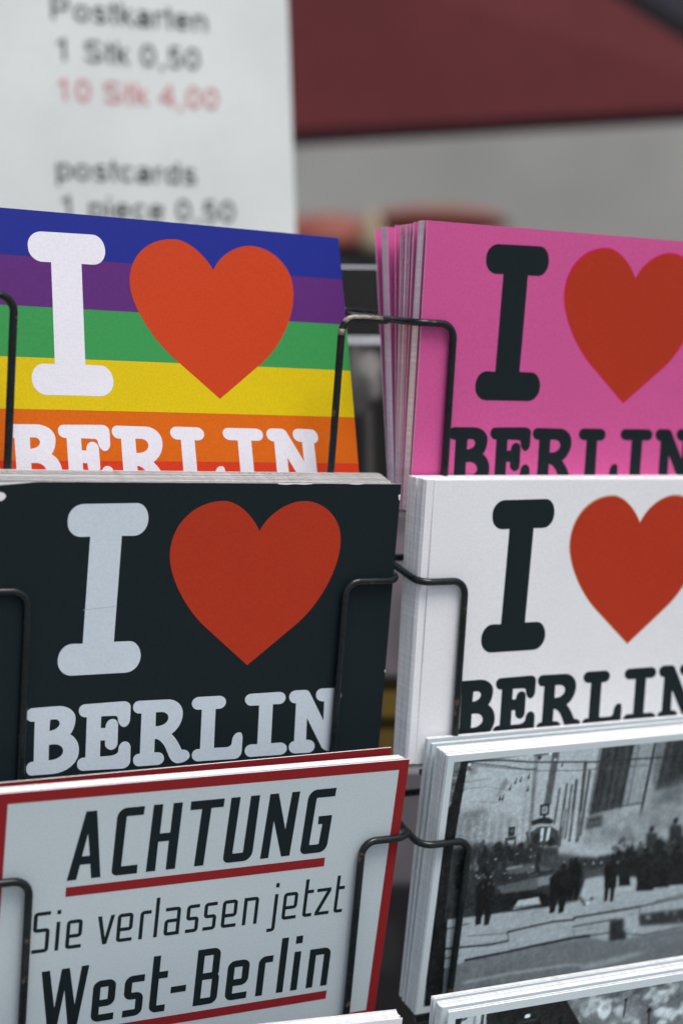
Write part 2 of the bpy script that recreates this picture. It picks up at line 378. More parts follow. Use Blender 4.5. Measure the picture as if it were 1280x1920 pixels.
('e',(29,56.4),34,(0.99,1.2),0.8,0.6),
('e',(58.2,55.9),42,(1.38,1.16),0.8,0.6),
('e',(108.3,54.5),85,(1.26,0.88),0.8,0.6),
('e',(105.3,59.3),42,(1.34,1.45),0.8,0.6),
('e',(43.2,65.8),28,(0.57,1.5),0.8,0.6),
('e',(98.2,48.8),85,(1.72,0.68),0.8,0.6),
('e',(118.8,49),28,(1.77,0.6),0.8,0.6),
('e',(31.4,60.4),120,(1.64,0.75),0.8,0.6),
('e',(45.6,52.4),60,(1.05,1.13),0.8,0.6),
('e',(86.1,57.6),120,(0.83,0.85),0.8,0.6),
('e',(97.6,53.5),60,(1.74,0.84),0.8,0.6),
('e',(32.7,59.3),42,(1.4,1.15),0.8,0.6),
('e',(17.4,61.3),120,(1.11,1.51),0.8,0.6),
('e',(111,50.7),42,(0.93,0.61),0.8,0.6),
('e',(63.5,54.8),28,(1.14,1.14),0.8,0.6),
('e',(28.6,64.1),34,(0.92,1.49),0.8,0.6),
('e',(54.5,56.6),85,(1.31,1.25),0.8,0.6),
('e',(40.5,58.8),28,(0.74,0.62),0.8,0.6),
('e',(112.7,58.5),120,(0.88,1.42),0.8,0.6),
('e',(44.1,53.1),120,(1.41,1.27),0.8,0.6),
('e',(86.1,61),85,(1,0.52),0.8,0.6),
('e',(29.7,61.5),85,(0.81,0.82),0.8,0.6),
('e',(20.5,65.8),60,(1.63,0.78),0.8,0.6),
('e',(21.7,54.1),42,(0.89,1.21),0.8,0.6),
('e',(114.2,57.3),28,(0.74,1.39),0.8,0.6),
('e',(37.6,58.7),34,(1.14,1.26),0.8,0.6),
('e',(106.6,53.4),120,(1.45,1.41),0.8,0.6),
('e',(112.3,54),85,(1.59,1.38),0.8,0.6),
('e',(33,60.3),120,(1.66,0.88),0.8,0.6),
('e',(100.5,54.6),34,(1.46,1.36),0.8,0.6),
('e',(40.6,53.9),60,(1.36,0.83),0.8,0.6),
('e',(102.2,47.1),120,(1.65,1.43),0.8,0.6),
('e',(115.6,59),42,(0.95,1.01),0.8,0.6),
('e',(110.7,57.3),85,(0.6,1.05),0.8,0.6),
('e',(86.2,61.6),85,(1.38,0.86),0.8,0.6),
('e',(110,49.4),85,(0.69,1.53),0.8,0.6),
('e',(100.3,59.9),28,(0.83,0.8),0.8,0.6),
('e',(108.8,45.2),34,(0.56,1.24),0.8,0.6),
('e',(51.3,52.4),42,(1.47,1.36),0.8,0.6),
('e',(104.1,50.9),60,(1.04,0.69),0.8,0.6),
('e',(117.7,47.7),120,(1.61,0.82),0.8,0.6),
('e',(41.9,63.3),34,(1.42,0.85),0.8,0.6),
('e',(17.2,55.9),60,(1.7,0.8),0.8,0.6),
('e',(115.4,45.2),34,(1.05,1.29),0.8,0.6),
('e',(39.9,59.1),42,(0.59,0.79),0.8,0.6),
('e',(84,52.8),34,(1.3,0.84),0.8,0.6),
('e',(78.2,52.5),34,(1.7,0.78),0.8,0.6),
('e',(107.4,52.7),60,(0.69,0.87),0.8,0.6),
('e',(23.8,60.5),42,(0.67,1.34),0.8,0.6),
('e',(44.1,57.8),28,(1.36,1.45),0.8,0.6),
('e',(83.5,47.5),34,(1.66,1.29),0.8,0.6),
('e',(83.1,58.6),120,(1.28,1.17),0.8,0.6),
('e',(118.2,49.9),34,(1,1.54),0.8,0.6),
('e',(91.1,61),28,(0.61,0.68),0.8,0.6),
('e',(82.7,58.6),60,(1.68,1.21),0.8,0.6),
('e',(24.1,65.1),85,(0.72,1.01),0.8,0.6),
('e',(19,55.3),42,(0.77,0.89),0.8,0.6),
('e',(38.2,58.3),42,(0.79,1.16),0.8,0.6),
('e',(52.9,57.4),42,(0.69,0.75),0.8,0.6),
('e',(32.8,59.4),42,(0.57,0.64),0.8,0.6),
('e',(100.7,49.8),28,(1.71,1.03),0.8,0.6),
('e',(115.1,47.2),60,(1.54,0.68),0.8,0.6),
('e',(15.6,58.8),120,(1.1,1.28),0.8,0.6),
('e',(87.3,59),28,(0.96,1.13),0.8,0.6),
('e',(107.8,52.9),34,(1.75,1.06),0.8,0.6),
('e',(100.4,57.3),120,(0.96,0.54),0.8,0.6),
('e',(16.7,62.4),28,(1.54,0.66),0.8,0.6),
('e',(27.9,58.9),85,(0.84,1.28),0.8,0.6),
('e',(49.3,55.7),42,(1.22,1.5),0.8,0.6),
('e',(39.7,61.6),42,(1.21,1.08),0.8,0.6),
('e',(73.3,50.7),28,(1.16,1.37),0.8,0.6),
('e',(106.8,51.2),120,(1.77,0.66),0.8,0.6),
('e',(29,55.4),28,(1.21,0.87),0.8,0.6),
('e',(86,61.5),34,(1.58,0.67),0.8,0.6),
('e',(39.6,65.7),34,(1.13,1.41),0.8,0.6),
('e',(20.7,63.2),32,(0.8,0.9),0.6,1),
('p',[(19.3,62.4),(22.3,62),(23.2,58),(19.6,58.5)],36,0.9,0.9),
('e',(23.4,54),32,(0.62,0.69),0.6,1),
('p',[(22.4,53.3),(24.7,53),(25.4,49.9),(22.6,50.3)],36,0.9,0.9),
('e',(22.4,60),32,(0.55,0.63),0.6,1),
('p',[(21.4,59.4),(23.5,59.2),(24.2,56.4),(21.6,56.7)],36,0.9,0.9),
('e',(37.5,64.9),32,(1.35,1.53),0.6,1),
('p',[(35.1,63.6),(40.4,62.9),(42,56),(35.6,56.8)],36,0.9,0.9),
('e',(44.2,67.2),32,(1.85,2.08),0.6,1),
('p',[(41,65.3),(48.2,64.4),(50.5,54.9),(41.7,56)],36,0.9,0.9),
('e',(51.4,64.8),32,(1.6,1.81),0.6,1),
('p',[(48.6,63.1),(54.9,62.4),(56.9,54.1),(49.2,55.1)],36,0.9,0.9),
('e',(64.2,55.5),32,(0.8,0.9),0.6,1),
('p',[(62.7,54.7),(66,54.3),(67,50.1),(63.1,50.6)],36,0.9,0.9),
('e',(59.2,54.2),32,(0.86,0.97),0.6,1),
('p',[(57.6,53.3),(61.1,52.9),(62.2,48.3),(58,48.9)],36,0.9,0.9),
('e',(27,65.4),32,(2.09,2.36),0.6,1),
('p',[(23.5,63.3),(31.4,62.3),(33.9,51.7),(24.2,53)],36,0.9,0.9),
('e',(111.5,66.9),32,(1.35,1.53),0.6,1),
('p',[(108.9,65.5),(114.8,64.8),(116.8,57.5),(109.6,58.3)],36,0.9,0.9),
('e',(99.8,64.6),32,(1.23,1.39),0.6,1),
('p',[(97.5,63.3),(102.8,62.7),(104.6,56.1),(98.1,56.9)],36,0.9,0.9),
('e',(85.5,55.2),32,(1.48,1.67),0.6,1),
('p',[(82.8,53.7),(89,52.9),(91.1,44.9),(83.5,45.9)],36,0.9,0.9),
('e',(104.5,56.9),32,(2.46,2.78),0.6,1),
('p',[(99.8,54.3),(110.5,53),(114.2,39.5),(101.1,41.2)],36,0.9,0.9),
('e',(41.8,61.4),32,(1.23,1.39),0.6,1),
('p',[(39.6,60.1),(44.4,59.5),(45.9,53.2),(40.1,53.9)],36,0.9,0.9),
('e',(23.1,59.9),165,(0.43,0.29),0.6,0.8),
('e',(23.3,54.2),165,(0.43,0.29),0.6,0.8),
('e',(33,58.6),165,(0.43,0.29),0.6,0.8),
('e',(49.5,52.7),165,(0.43,0.29),0.6,0.8),
('e',(34.2,58.9),165,(0.43,0.29),0.6,0.8),
('e',(27.4,50.6),165,(0.43,0.29),0.6,0.8),
('e',(111.6,49.2),165,(0.43,0.29),0.6,0.8),
('e',(35.9,56.4),165,(0.43,0.29),0.6,0.8),
('e',(23.8,51.1),165,(0.43,0.29),0.6,0.8),
('e',(38.7,57.2),165,(0.43,0.29),0.6,0.8),
('p',[(31.7,56.5),(45,57.1),(57,51.8),(33.8,53.2)],92,1,0.8),
('l',[(32.6,56),(39.2,56.2)],150,0.78,0.5,0.9),
('l',[(32.3,52.7),(58.6,52.3)],40,0.89,0.5,1),
('p',[(41.8,61.4),(64.5,58.6),(60.2,52.9),(47.7,56)],85,2.5,0.7),
('e',(81,50.2),150,(0.42,0.44),0.3,0.75),
('e',(106.7,54.4),20,(0.38,0.19),0.3,0.75),
('e',(77.1,48.4),22,(0.35,0.26),0.3,0.75),
('e',(22.4,60.7),22,(0.58,0.28),0.3,0.75),
('e',(115.9,45.8),150,(0.29,0.49),0.3,0.75),
('e',(118.5,57.3),20,(0.21,0.29),0.3,0.75),
('e',(30.7,62.9),150,(0.49,0.21),0.3,0.75),
('e',(21,60.7),20,(0.26,0.23),0.3,0.75),
('e',(46.6,59.5),150,(0.32,0.38),0.3,0.75),
('e',(73.9,52.9),150,(0.45,0.2),0.3,0.75),
('e',(94,52),120,(0.38,0.29),0.3,0.75),
('e',(114.9,55.6),20,(0.35,0.34),0.3,0.75),
('e',(61.3,49.1),150,(0.62,0.38),0.3,0.75),
('e',(73.8,53.6),22,(0.29,0.5),0.3,0.75),
('e',(73.2,53.3),175,(0.49,0.5),0.3,0.75),
('e',(44.5,60),175,(0.33,0.3),0.3,0.75),
('e',(68.9,53.4),175,(0.32,0.47),0.3,0.75),
('e',(46.8,52.3),175,(0.53,0.3),0.3,0.75),
('e',(31.3,64.3),150,(0.61,0.2),0.3,0.75),
('e',(20.2,53.9),175,(0.57,0.41),0.3,0.75),
('e',(36.2,61.8),175,(0.6,0.32),0.3,0.75),
('e',(80.3,47.6),120,(0.38,0.36),0.3,0.75),
('e',(95.4,58.2),175,(0.23,0.19),0.3,0.75),
('e',(58.8,52.8),120,(0.43,0.51),0.3,0.75),
('e',(66.9,50),150,(0.26,0.31),0.3,0.75),
('e',(93.2,51.6),200,(0.41,0.5),0.3,0.75),
('e',(30.1,59.6),150,(0.42,0.44),0.3,0.75),
('e',(42.3,62.8),200,(0.39,0.43),0.3,0.75),
('e',(46.7,54.9),22,(0.57,0.32),0.3,0.75),
('e',(25.7,53.7),150,(0.57,0.51),0.3,0.75),
('e',(87.5,54.2),20,(0.5,0.48),0.3,0.75),
('e',(102.7,56.6),20,(0.38,0.23),0.3,0.75),
('e',(19,54.9),175,(0.46,0.41),0.3,0.75),
('e',(77.9,50.3),200,(0.3,0.36),0.3,0.75),
('e',(58.9,55.6),150,(0.48,0.35),0.3,0.75),
('e',(101.7,52.8),22,(0.35,0.48),0.3,0.75),
('e',(41.7,62.7),22,(0.35,0.28),0.3,0.75),
('e',(115.3,44.4),20,(0.61,0.35),0.3,0.75),
('e',(97.8,45.5),120,(0.59,0.43),0.3,0.75),
('e',(78.9,49.6),150,(0.59,0.51),0.3,0.75),
('e',(91.6,50.4),175,(0.31,0.39),0.3,0.75),
('e',(106.8,50.8),22,(0.55,0.34),0.3,0.75),
('e',(104.8,54.4),120,(0.22,0.46),0.3,0.75),
('e',(30.6,54.6),120,(0.55,0.38),0.3,0.75),
('e',(97.3,49.9),22,(0.22,0.23),0.3,0.75),
('e',(96.1,58.6),150,(0.46,0.25),0.3,0.75),
('e',(103.5,51.5),20,(0.28,0.5),0.3,0.75),
('e',(73.1,53.6),120,(0.5,0.49),0.3,0.75),
('e',(82.7,50.9),150,(0.46,0.28),0.3,0.75),
('e',(104,54),200,(0.5,0.48),0.3,0.75),
('e',(21.9,56.9),120,(0.23,0.43),0.3,0.75),
('e',(22.3,55),175,(0.47,0.47),0.3,0.75),
('e',(90.1,48.4),200,(0.49,0.33),0.3,0.75),
('e',(109.6,56.7),200,(0.26,0.25),0.3,0.75),
('e',(69.6,49),20,(0.4,0.34),0.3,0.75),
('e',(58.9,51.1),120,(0.31,0.38),0.3,0.75),
('e',(54.7,55.6),22,(0.57,0.29),0.3,0.75),
('e',(97.9,57.1),175,(0.53,0.5),0.3,0.75),
('e',(85.4,55),20,(0.43,0.4),0.3,0.75),
('e',(98.5,51.3),120,(0.24,0.43),0.3,0.75),
('e',(17.9,60),150,(0.48,0.4),0.3,0.75),
('e',(43,53.1),120,(0.52,0.25),0.3,0.75),
('e',(108.6,58.3),175,(0.37,0.39),0.3,0.75),
('e',(90.7,51.5),22,(0.5,0.5),0.3,0.75),
('e',(34.5,52),175,(0.6,0.25),0.3,0.75),
('e',(46.9,63.7),200,(0.29,0.43),0.3,0.75),
('e',(113,53.3),20,(0.46,0.46),0.3,0.75),
('e',(67.3,50.7),22,(0.39,0.3),0.3,0.75),
('e',(92,58.8),175,(0.39,0.28),0.3,0.75),
('e',(26,57.2),20,(0.51,0.48),0.3,0.75),
('e',(65.5,55.6),120,(0.6,0.22),0.3,0.75),
('e',(90.6,58.6),200,(0.33,0.2),0.3,0.75),
('e',(46.8,55.5),200,(0.37,0.25),0.3,0.75),
('e',(88,53.8),175,(0.36,0.3),0.3,0.75),
('e',(84.9,60.1),20,(0.48,0.21),0.3,0.75),
('e',(34.2,54.1),120,(0.22,0.35),0.3,0.75),
('e',(94.3,45.6),22,(0.23,0.31),0.3,0.75),
('e',(89.6,54.2),120,(0.36,0.31),0.3,0.75),
('e',(89.7,58.2),175,(0.37,0.27),0.3,0.75),
('e',(89.6,46.9),20,(0.39,0.31),0.3,0.75),
('e',(25.4,55.8),20,(0.27,0.39),0.3,0.75),
('e',(81.5,58.7),20,(0.41,0.42),0.3,0.75),
('e',(18.9,57.5),150,(0.32,0.43),0.3,0.75),
('e',(31.8,54.2),200,(0.59,0.23),0.3,0.75),
('e',(117.5,45.5),150,(0.32,0.34),0.3,0.75),
('e',(90.8,49.8),150,(0.59,0.25),0.3,0.75),
('e',(105.1,55.1),20,(0.31,0.3),0.3,0.75),
('e',(76.7,55.3),20,(0.31,0.23),0.3,0.75),
('e',(24.9,59.5),22,(0.45,0.33),0.3,0.75),
('e',(26.7,60.7),200,(0.53,0.36),0.3,0.75),
('e',(74.3,48.3),175,(0.48,0.35),0.3,0.75),
('e',(42.7,59.7),200,(0.32,0.4),0.3,0.75),
('e',(85.3,52.1),175,(0.51,0.36),0.3,0.75),
('e',(44.4,55.2),200,(0.49,0.49),0.3,0.75),
('e',(40.5,58.3),20,(0.42,0.21),0.3,0.75),
('e',(61.2,55.2),175,(0.55,0.24),0.3,0.75),
('e',(77,52.9),200,(0.61,0.5),0.3,0.75),
('e',(102.5,54.8),22,(0.38,0.25),0.3,0.75),
('e',(55.7,51.4),22,(0.57,0.45),0.3,0.75),
('p',[(28.3,59.5),(29.8,59.6),(30.9,55.4),(28.4,55.3)],60,0.5,0.85),
('e',(29,60.2),24,(0.48,0.52),0.3,0.9),
('p',[(111.6,55.3),(113.4,55.5),(114.8,50.9),(112,50.8)],22,0.5,0.85),
('e',(112.5,56),24,(0.48,0.52),0.3,0.9),
('p',[(21,59.2),(22.5,59.4),(23.6,55.1),(21.2,55)],22,0.5,0.85),
('e',(21.7,59.9),24,(0.48,0.52),0.3,0.9),
('p',[(28.6,63.5),(30.2,63.7),(31.3,59.4),(28.8,59.3)],34,0.5,0.85),
('e',(29.3,64.2),24,(0.48,0.52),0.3,0.9),
('p',[(90.2,58.5),(91.9,58.7),(93.2,54.1),(90.5,54)],22,0.5,0.85),
('e',(91,59.2),24,(0.48,0.52),0.3,0.9),
('p',[(101.6,57.2),(103.3,57.4),(104.7,52.8),(101.9,52.7)],34,0.5,0.85),
('e',(102.4,57.9),24,(0.48,0.52),0.3,0.9),
('p',[(61,55.8),(62.7,55.9),(63.9,51.5),(61.3,51.4)],26,0.5,0.85),
('e',(61.8,56.4),24,(0.48,0.52),0.3,0.9),
('p',[(110.5,55.2),(112.3,55.4),(113.7,50.8),(110.9,50.7)],60,0.5,0.85),
('e',(111.3,55.9),24,(0.48,0.52),0.3,0.9),
('p',[(32.7,62.9),(34.3,63.1),(35.4,58.8),(32.9,58.7)],22,0.5,0.85),
('e',(33.4,63.6),24,(0.48,0.52),0.3,0.9),
('p',[(45.4,56.5),(47,56.7),(48.2,52.3),(45.6,52.2)],26,0.5,0.85),
('e',(46.1,57.2),24,(0.48,0.52),0.3,0.9),
('p',[(45.2,61.2),(46.8,61.3),(47.9,57),(45.4,56.9)],22,0.5,0.85),
('e',(45.9,61.9),24,(0.48,0.52),0.3,0.9),
('p',[(18.2,63.7),(19.7,63.9),(20.8,59.7),(18.4,59.6)],34,0.5,0.85),
('e',(18.9,64.4),24,(0.48,0.52),0.3,0.9),
('p',[(30.3,66.1),(31.8,66.2),(32.9,62),(30.5,61.9)],34,0.5,0.85),
('e',(31,66.7),24,(0.48,0.52),0.3,0.9),
('p',[(88.4,58.1),(90,58.3),(91.4,53.8),(88.6,53.6)],26,0.5,0.85),
('e',(89.1,58.8),24,(0.48,0.52),0.3,0.9),
('p',[(83.8,57.6),(85.5,57.7),(86.8,53.2),(84.1,53.1)],22,0.5,0.85),
('e',(84.6,58.3),24,(0.48,0.52),0.3,0.9),
('p',[(27.1,66.1),(28.6,66.2),(29.7,62),(27.2,61.9)],22,0.5,0.85),
('e',(27.8,66.8),24,(0.48,0.52),0.3,0.9),
('p',[(31.2,64.4),(32.8,64.6),(33.9,60.3),(31.4,60.2)],26,0.5,0.85),
('e',(31.9,65.1),24,(0.48,0.52),0.3,0.9),
('p',[(19.5,60.3),(21,60.4),(22.1,56.2),(19.6,56.1)],34,0.5,0.85),
('e',(20.2,60.9),24,(0.48,0.52),0.3,0.9),
('p',[(29.4,58.8),(30.9,58.9),(32,54.6),(29.6,54.5)],34,0.5,0.85),
('e',(30.1,59.5),24,(0.48,0.52),0.3,0.9),
('p',[(117,50.8),(118.7,50.9),(120.2,46.3),(117.3,46.2)],34,0.5,0.85),
('e',(117.8,51.5),24,(0.48,0.52),0.3,0.9),
('p',[(19.2,68.2),(20.8,68.4),(21.8,64.2),(19.4,64.1)],60,0.5,0.85),
('e',(20,68.9),24,(0.48,0.52),0.3,0.9),
('p',[(82.4,53.1),(84,53.3),(85.3,48.8),(82.6,48.7)],34,0.5,0.85),
('e',(83.1,53.8),24,(0.48,0.52),0.3,0.9),
('p',[(20.4,65.8),(21.9,65.9),(23,61.7),(20.6,61.6)],22,0.5,0.85),
('e',(21.1,66.4),24,(0.48,0.52),0.3,0.9),
('p',[(89.7,52.4),(91.4,52.5),(92.7,48),(90,47.9)],60,0.5,0.85),
('e',(90.5,53.1),24,(0.48,0.52),0.3,0.9),
('p',[(94.2,58.7),(95.9,58.9),(97.2,54.4),(94.5,54.3)],60,0.5,0.85),
('e',(95,59.4),24,(0.48,0.52),0.3,0.9),
('p',[(103.7,50.9),(105.4,51),(106.8,46.4),(104,46.3)],34,0.5,0.85),
('e',(104.5,51.6),24,(0.48,0.52),0.3,0.9),
('p',[(29.2,49),(47.2,50.6),(48,45.3),(32.1,45.2)],88,0.4,1),
('p',[(47.2,50.4),(54.3,50.8),(54.9,46.8),(47.8,46.5)],120,0.5,1),
('p',[(26.9,45.9),(47.5,45.4),(54.4,41.2),(54.6,37.1),(38.3,38.3),(27.3,37.3)],28,0.5,1),
('p',[(69,50.2),(79.6,51.5),(80.6,45.6),(69.7,45.7)],70,0.8,1),
('p',[(70.5,46.9),(80.4,47.1),(97.2,43.9),(97.2,38),(88.1,37.4),(68.2,37.1)],165,0.7,1),
('p',[(6.3,38.2),(27.2,37.7),(55.1,37),(70.1,37.3),(82,37.8),(123.2,39.5),(126.9,20.5),(102,17.8),(76.9,20.7),(51.4,20.6),(19.3,19.3),(8.7,17.5)],158,0.5,1),
('p',[(37.8,38.4),(39.6,41.8),(49.2,42),(50.7,38.5)],175,0.3,1),
('l',[(83.8,28.8),(90.5,28.6)],178,0.55,0.6,0.5),
('l',[(11.7,36),(17.8,36.1)],178,0.38,0.6,0.5),
('l',[(31.5,31.8),(40.3,31.5)],185,0.39,0.6,0.5),
('l',[(106.8,27.1),(116.8,26.8)],130,0.66,0.6,0.5),
('l',[(108.7,31.3),(112.6,32.2)],140,0.67,0.6,0.5),
('l',[(26,37.1),(29.8,37.7)],140,0.47,0.6,0.5),
('l',[(96.7,28.9),(107.4,28.7)],130,0.52,0.6,0.5),
('l',[(122.2,23.9),(130.4,24.1)],140,0.36,0.6,0.5),
('l',[(57.5,28.4),(67.4,27.9)],178,0.47,0.6,0.5),
('l',[(46.5,35.1),(51,35.4)],140,0.72,0.6,0.5),
('l',[(42.7,35.9),(48.8,35.7)],178,0.44,0.6,0.5),
('l',[(108.6,37.3),(113.1,37.9)],130,0.61,0.6,0.5),
('l',[(46.8,28),(53.1,28.1)],178,0.44,0.6,0.5),
('l',[(102.5,35.3),(115,34.3)],140,0.41,0.6,0.5),
('l',[(26.8,31.1),(36.2,30.3)],140,0.76,0.6,0.5),
('l',[(92.5,34.5),(102.3,34.2)],178,0.76,0.6,0.5),
('l',[(11,32.6),(15.4,33.2)],178,0.39,0.6,0.5),
('l',[(99.4,35.3),(103.5,36.1)],140,0.38,0.6,0.5),
('l',[(52.3,26.5),(57.5,26.4)],130,0.71,0.6,0.5),
('l',[(72.4,24.2),(80,24.3)],130,0.7,0.6,0.5),
('l',[(58.5,31),(65.9,31.1)],185,0.66,0.6,0.5),
('l',[(85.1,23.1),(92.2,22.9)],185,0.51,0.6,0.5),
('l',[(75.4,24.2),(84.2,24.3)],130,0.68,0.6,0.5),
('l',[(23.3,25.8),(30.5,25.5)],140,0.6,0.6,0.5),
('l',[(54.1,33.6),(61.1,33.9)],140,0.5,0.6,0.5),
('l',[(23.5,35.2),(30.9,35.2)],130,0.39,0.6,0.5),
('l',[(76.3,26.4),(80.9,27)],130,0.38,0.6,0.5),
('l',[(65.1,24.3),(71.8,24.5)],140,0.43,0.6,0.5),
('l',[(40,36.6),(49.9,36)],140,0.64,0.6,0.5),
('l',[(70.5,30.8),(78.6,30.7)],185,0.43,0.6,0.5),
('l',[(29.1,23.2),(37.7,22.9)],185,0.57,0.6,0.5),
('l',[(91.9,23),(97.3,23.4)],185,0.58,0.6,0.5),
('l',[(21.7,26.5),(31.7,25.8)],140,0.76,0.6,0.5),
('l',[(118.3,29.1),(122.8,29.5)],185,0.72,0.6,0.5),
('l',[(65.8,36.4),(69.8,36.9)],185,0.39,0.6,0.5),
('l',[(27.6,36.7),(32.2,37.2)],178,0.76,0.6,0.5),
('l',[(37.5,36.6),(43.4,37)],130,0.36,0.6,0.5),
('l',[(45.1,30.8),(55.7,30.3)],185,0.41,0.6,0.5),
('l',[(70,35.3),(79.8,34.8)],140,0.64,0.6,0.5),
('l',[(96.2,29.8),(105.6,29.9)],185,0.56,0.6,0.5),
('l',[(94.5,27.9),(104.7,27.4)],140,0.63,0.6,0.5),
('l',[(19.6,31.5),(25.1,32)],178,0.36,0.6,0.5),
('l',[(57.6,37.8),(68.1,37.6)],185,0.66,0.6,0.5),
('l',[(108.2,25.7),(117.2,25.7)],185,0.57,0.6,0.5),
('l',[(77.9,22.4),(88.1,22.2)],140,0.39,0.6,0.5),
('l',[(100.6,36.3),(110.5,35.7)],185,0.62,0.6,0.5),
('l',[(64.6,30.6),(70.1,31.2)],185,0.76,0.6,0.5),
('l',[(20.7,37.8),(24.8,38)],140,0.39,0.6,0.5),
('l',[(66.8,24.7),(72.5,24.7)],140,0.6,0.6,0.5),
('l',[(79.8,23.6),(91.2,22.9)],140,0.56,0.6,0.5),
('l',[(85.3,34),(90.3,34.7)],140,0.67,0.6,0.5),
('l',[(46.1,29.2),(52.2,29.4)],130,0.55,0.6,0.5),
('l',[(58.9,27.2),(66.3,27)],130,0.43,0.6,0.5),
('l',[(33.7,35.4),(43.6,34.6)],140,0.34,0.6,0.5),
('l',[(18.3,26.2),(27.1,25.4)],185,0.46,0.6,0.5),
('l',[(46.1,35.3),(56.8,34.8)],140,0.55,0.6,0.5),
('l',[(56.9,23.6),(68.2,23)],178,0.45,0.6,0.5),
('l',[(114.5,36.8),(118.7,37.5)],185,0.72,0.6,0.5),
('l',[(101.3,25.5),(104.5,25.7)],140,0.42,0.6,0.5),
('l',[(29.7,29.5),(36.5,29.6)],130,0.47,0.6,0.5),
('l',[(8,26.1),(21.7,25.3),(29.1,24.7),(37.9,25.1)],30,0.78,0.3,0.95),
('l',[(19.2,29.9),(37,28.4)],95,0.44,0.3,0.95),
('l',[(36.9,28.7),(37.9,24.9)],60,0.44,0.3,0.95),
('l',[(36.9,28.9),(46.2,29.6),(57.6,30.2),(68,29.6)],32,0.78,0.3,0.95),
('l',[(67.8,30.5),(88.3,30.5),(99.6,30.7)],32,0.89,0.3,0.95),
('l',[(99.6,30.7),(122.5,31.8)],45,0.67,0.3,0.95),
('l',[(68,26.5),(89,26.8)],60,0.67,0.3,0.95),
('l',[(68,26.5),(69.2,22.3)],100,0.33,0.3,0.95),
('l',[(19.3,19.7),(36.3,20.1),(51.4,20.9),(68.8,21.5),(76.8,21.3)],20,1.22,0.3,0.95),
('l',[(76.8,21.3),(86.9,21.1),(104.1,17.4),(125.2,18)],60,0.67,0.3,0.95),
('l',[(8.5,22.1),(15.8,21.9)],45,0.56,0.3,0.95),
('l',[(9.2,17.2),(18.3,16.8)],30,0.89,0.3,0.95),
('l',[(7.8,34.2),(18.4,35.2)],70,0.56,0.3,0.95),
('l',[(36.3,39.2),(50.5,38.7)],60,0.44,0.3,0.95),
('l',[(100.1,30.6),(101.3,24.3)],90,0.44,0.3,0.95),
('l',[(107.7,32),(122.3,33.2)],70,0.56,0.3,0.95),
('p',[(85.8,26.5),(92.6,26.6),(96.1,15.9),(87.1,17.1)],48,0.8,1),
('p',[(100.2,27.2),(125.7,26.4),(127.1,19.5),(101.7,21.9)],52,0.9,1),
('e',(94,21.9),185,(0.77,0.57),0.8,0.8),
('e',(95,21.2),130,(0.55,0.62),0.8,0.7),
('e',(96,25.1),185,(0.86,0.64),0.8,0.8),
('e',(97,24.3),130,(0.62,0.7),0.8,0.7),
('e',(100,22.6),185,(0.67,0.5),0.8,0.8),
('e',(101.1,21.9),130,(0.48,0.54),0.8,0.7),
('e',(105.3,25.3),185,(1.06,0.78),0.8,0.8),
('e',(106.3,24.6),130,(0.75,0.85),0.8,0.7),
('e',(114.6,26),185,(0.77,0.57),0.8,0.8),
('e',(115.7,25.3),130,(0.55,0.62),0.8,0.7),
('e',(119,25.4),185,(0.67,0.5),0.8,0.8),
('e',(120.1,24.7),130,(0.48,0.54),0.8,0.7),
('e',(97.1,18.5),185,(0.86,0.64),0.8,0.8),
('e',(98.2,17.8),130,(0.62,0.7),0.8,0.7),
('e',(99.5,20),185,(0.96,0.71),0.8,0.8),
('e',(100.5,19.3),130,(0.69,0.77),0.8,0.7),
('e',(121.9,21.2),185,(0.67,0.5),0.8,0.8),
('e',(123,20.5),130,(0.48,0.54),0.8,0.7),
('e',(70.7,37.2),60,(0.82,0.77),0.5,1),
('e',(71.9,35.7),60,(0.82,0.77),0.5,1),
('e',(75,37.7),60,(0.82,0.77),0.5,1),
('e',(69.4,38.5),60,(0.82,0.77),0.5,1),
('e',(73.3,35.9),215,(0.82,0.64),0.4,1),
('p',[(8.8,17),(19.3,19.2),(51.5,20.3),(77,20.5),(87.1,17.1),(104.2,17),(127.6,17.1),(137.9,-35.8),(11.3,-11.6)],112,0.4,1),
('l',[(52.6,8.6),(68.2,8.5)],100,0.62,1,0.5),
('l',[(88.9,16),(105.4,16)],120,0.46,1,0.5),
('l',[(23.5,-0.4),(38.4,-0.6)],126,0.66,1,0.5),
('l',[(67.1,-1.5),(83.2,-1.7)],126,0.79,1,0.5),
('l',[(23.9,6.6),(38.9,6.5)],106,0.52,1,0.5),
('l',[(47.3,15.9),(62.8,15.9)],126,0.46,1,0.5),
('l',[(66.2,6.3),(82.2,6.2)],100,0.58,1,0.5),
('l',[(109.9,-4),(127.1,-4.2)],120,0.68,1,0.5),
('l',[(83.7,1),(100.2,0.8)],120,0.95,1,0.5),
('l',[(35.3,11.2),(50.5,11.2)],100,0.78,1,0.5),
('l',[(30.6,12.6),(45.7,12.6)],106,0.83,1,0.5),
('l',[(83.7,4.7),(100.2,4.5)],106,0.61,1,0.5),
('l',[(14.6,14.7),(29.3,14.7)],106,0.9,1,0.5),
('l',[(110.7,8.5),(127.9,8.4)],106,0.85,1,0.5),
('l',[(105.7,2.1),(122.8,1.9)],100,0.58,1,0.5),
('l',[(26.6,-2.3),(41.7,-2.5)],120,0.71,1,0.5),
('l',[(113,11.4),(130.2,11.3)],100,0.43,1,0.5),
('l',[(96.9,10.3),(113.7,10.2)],126,0.37,1,0.5),
('l',[(73.6,3.1),(89.8,3)],120,0.8,1,0.5),
('l',[(90.1,6.8),(106.7,6.7)],126,0.45,1,0.5),
('l',[(34.9,5.5),(50.2,5.4)],126,0.84,1,0.5),
('l',[(62.3,4.9),(78.2,4.7)],126,0.74,1,0.5),
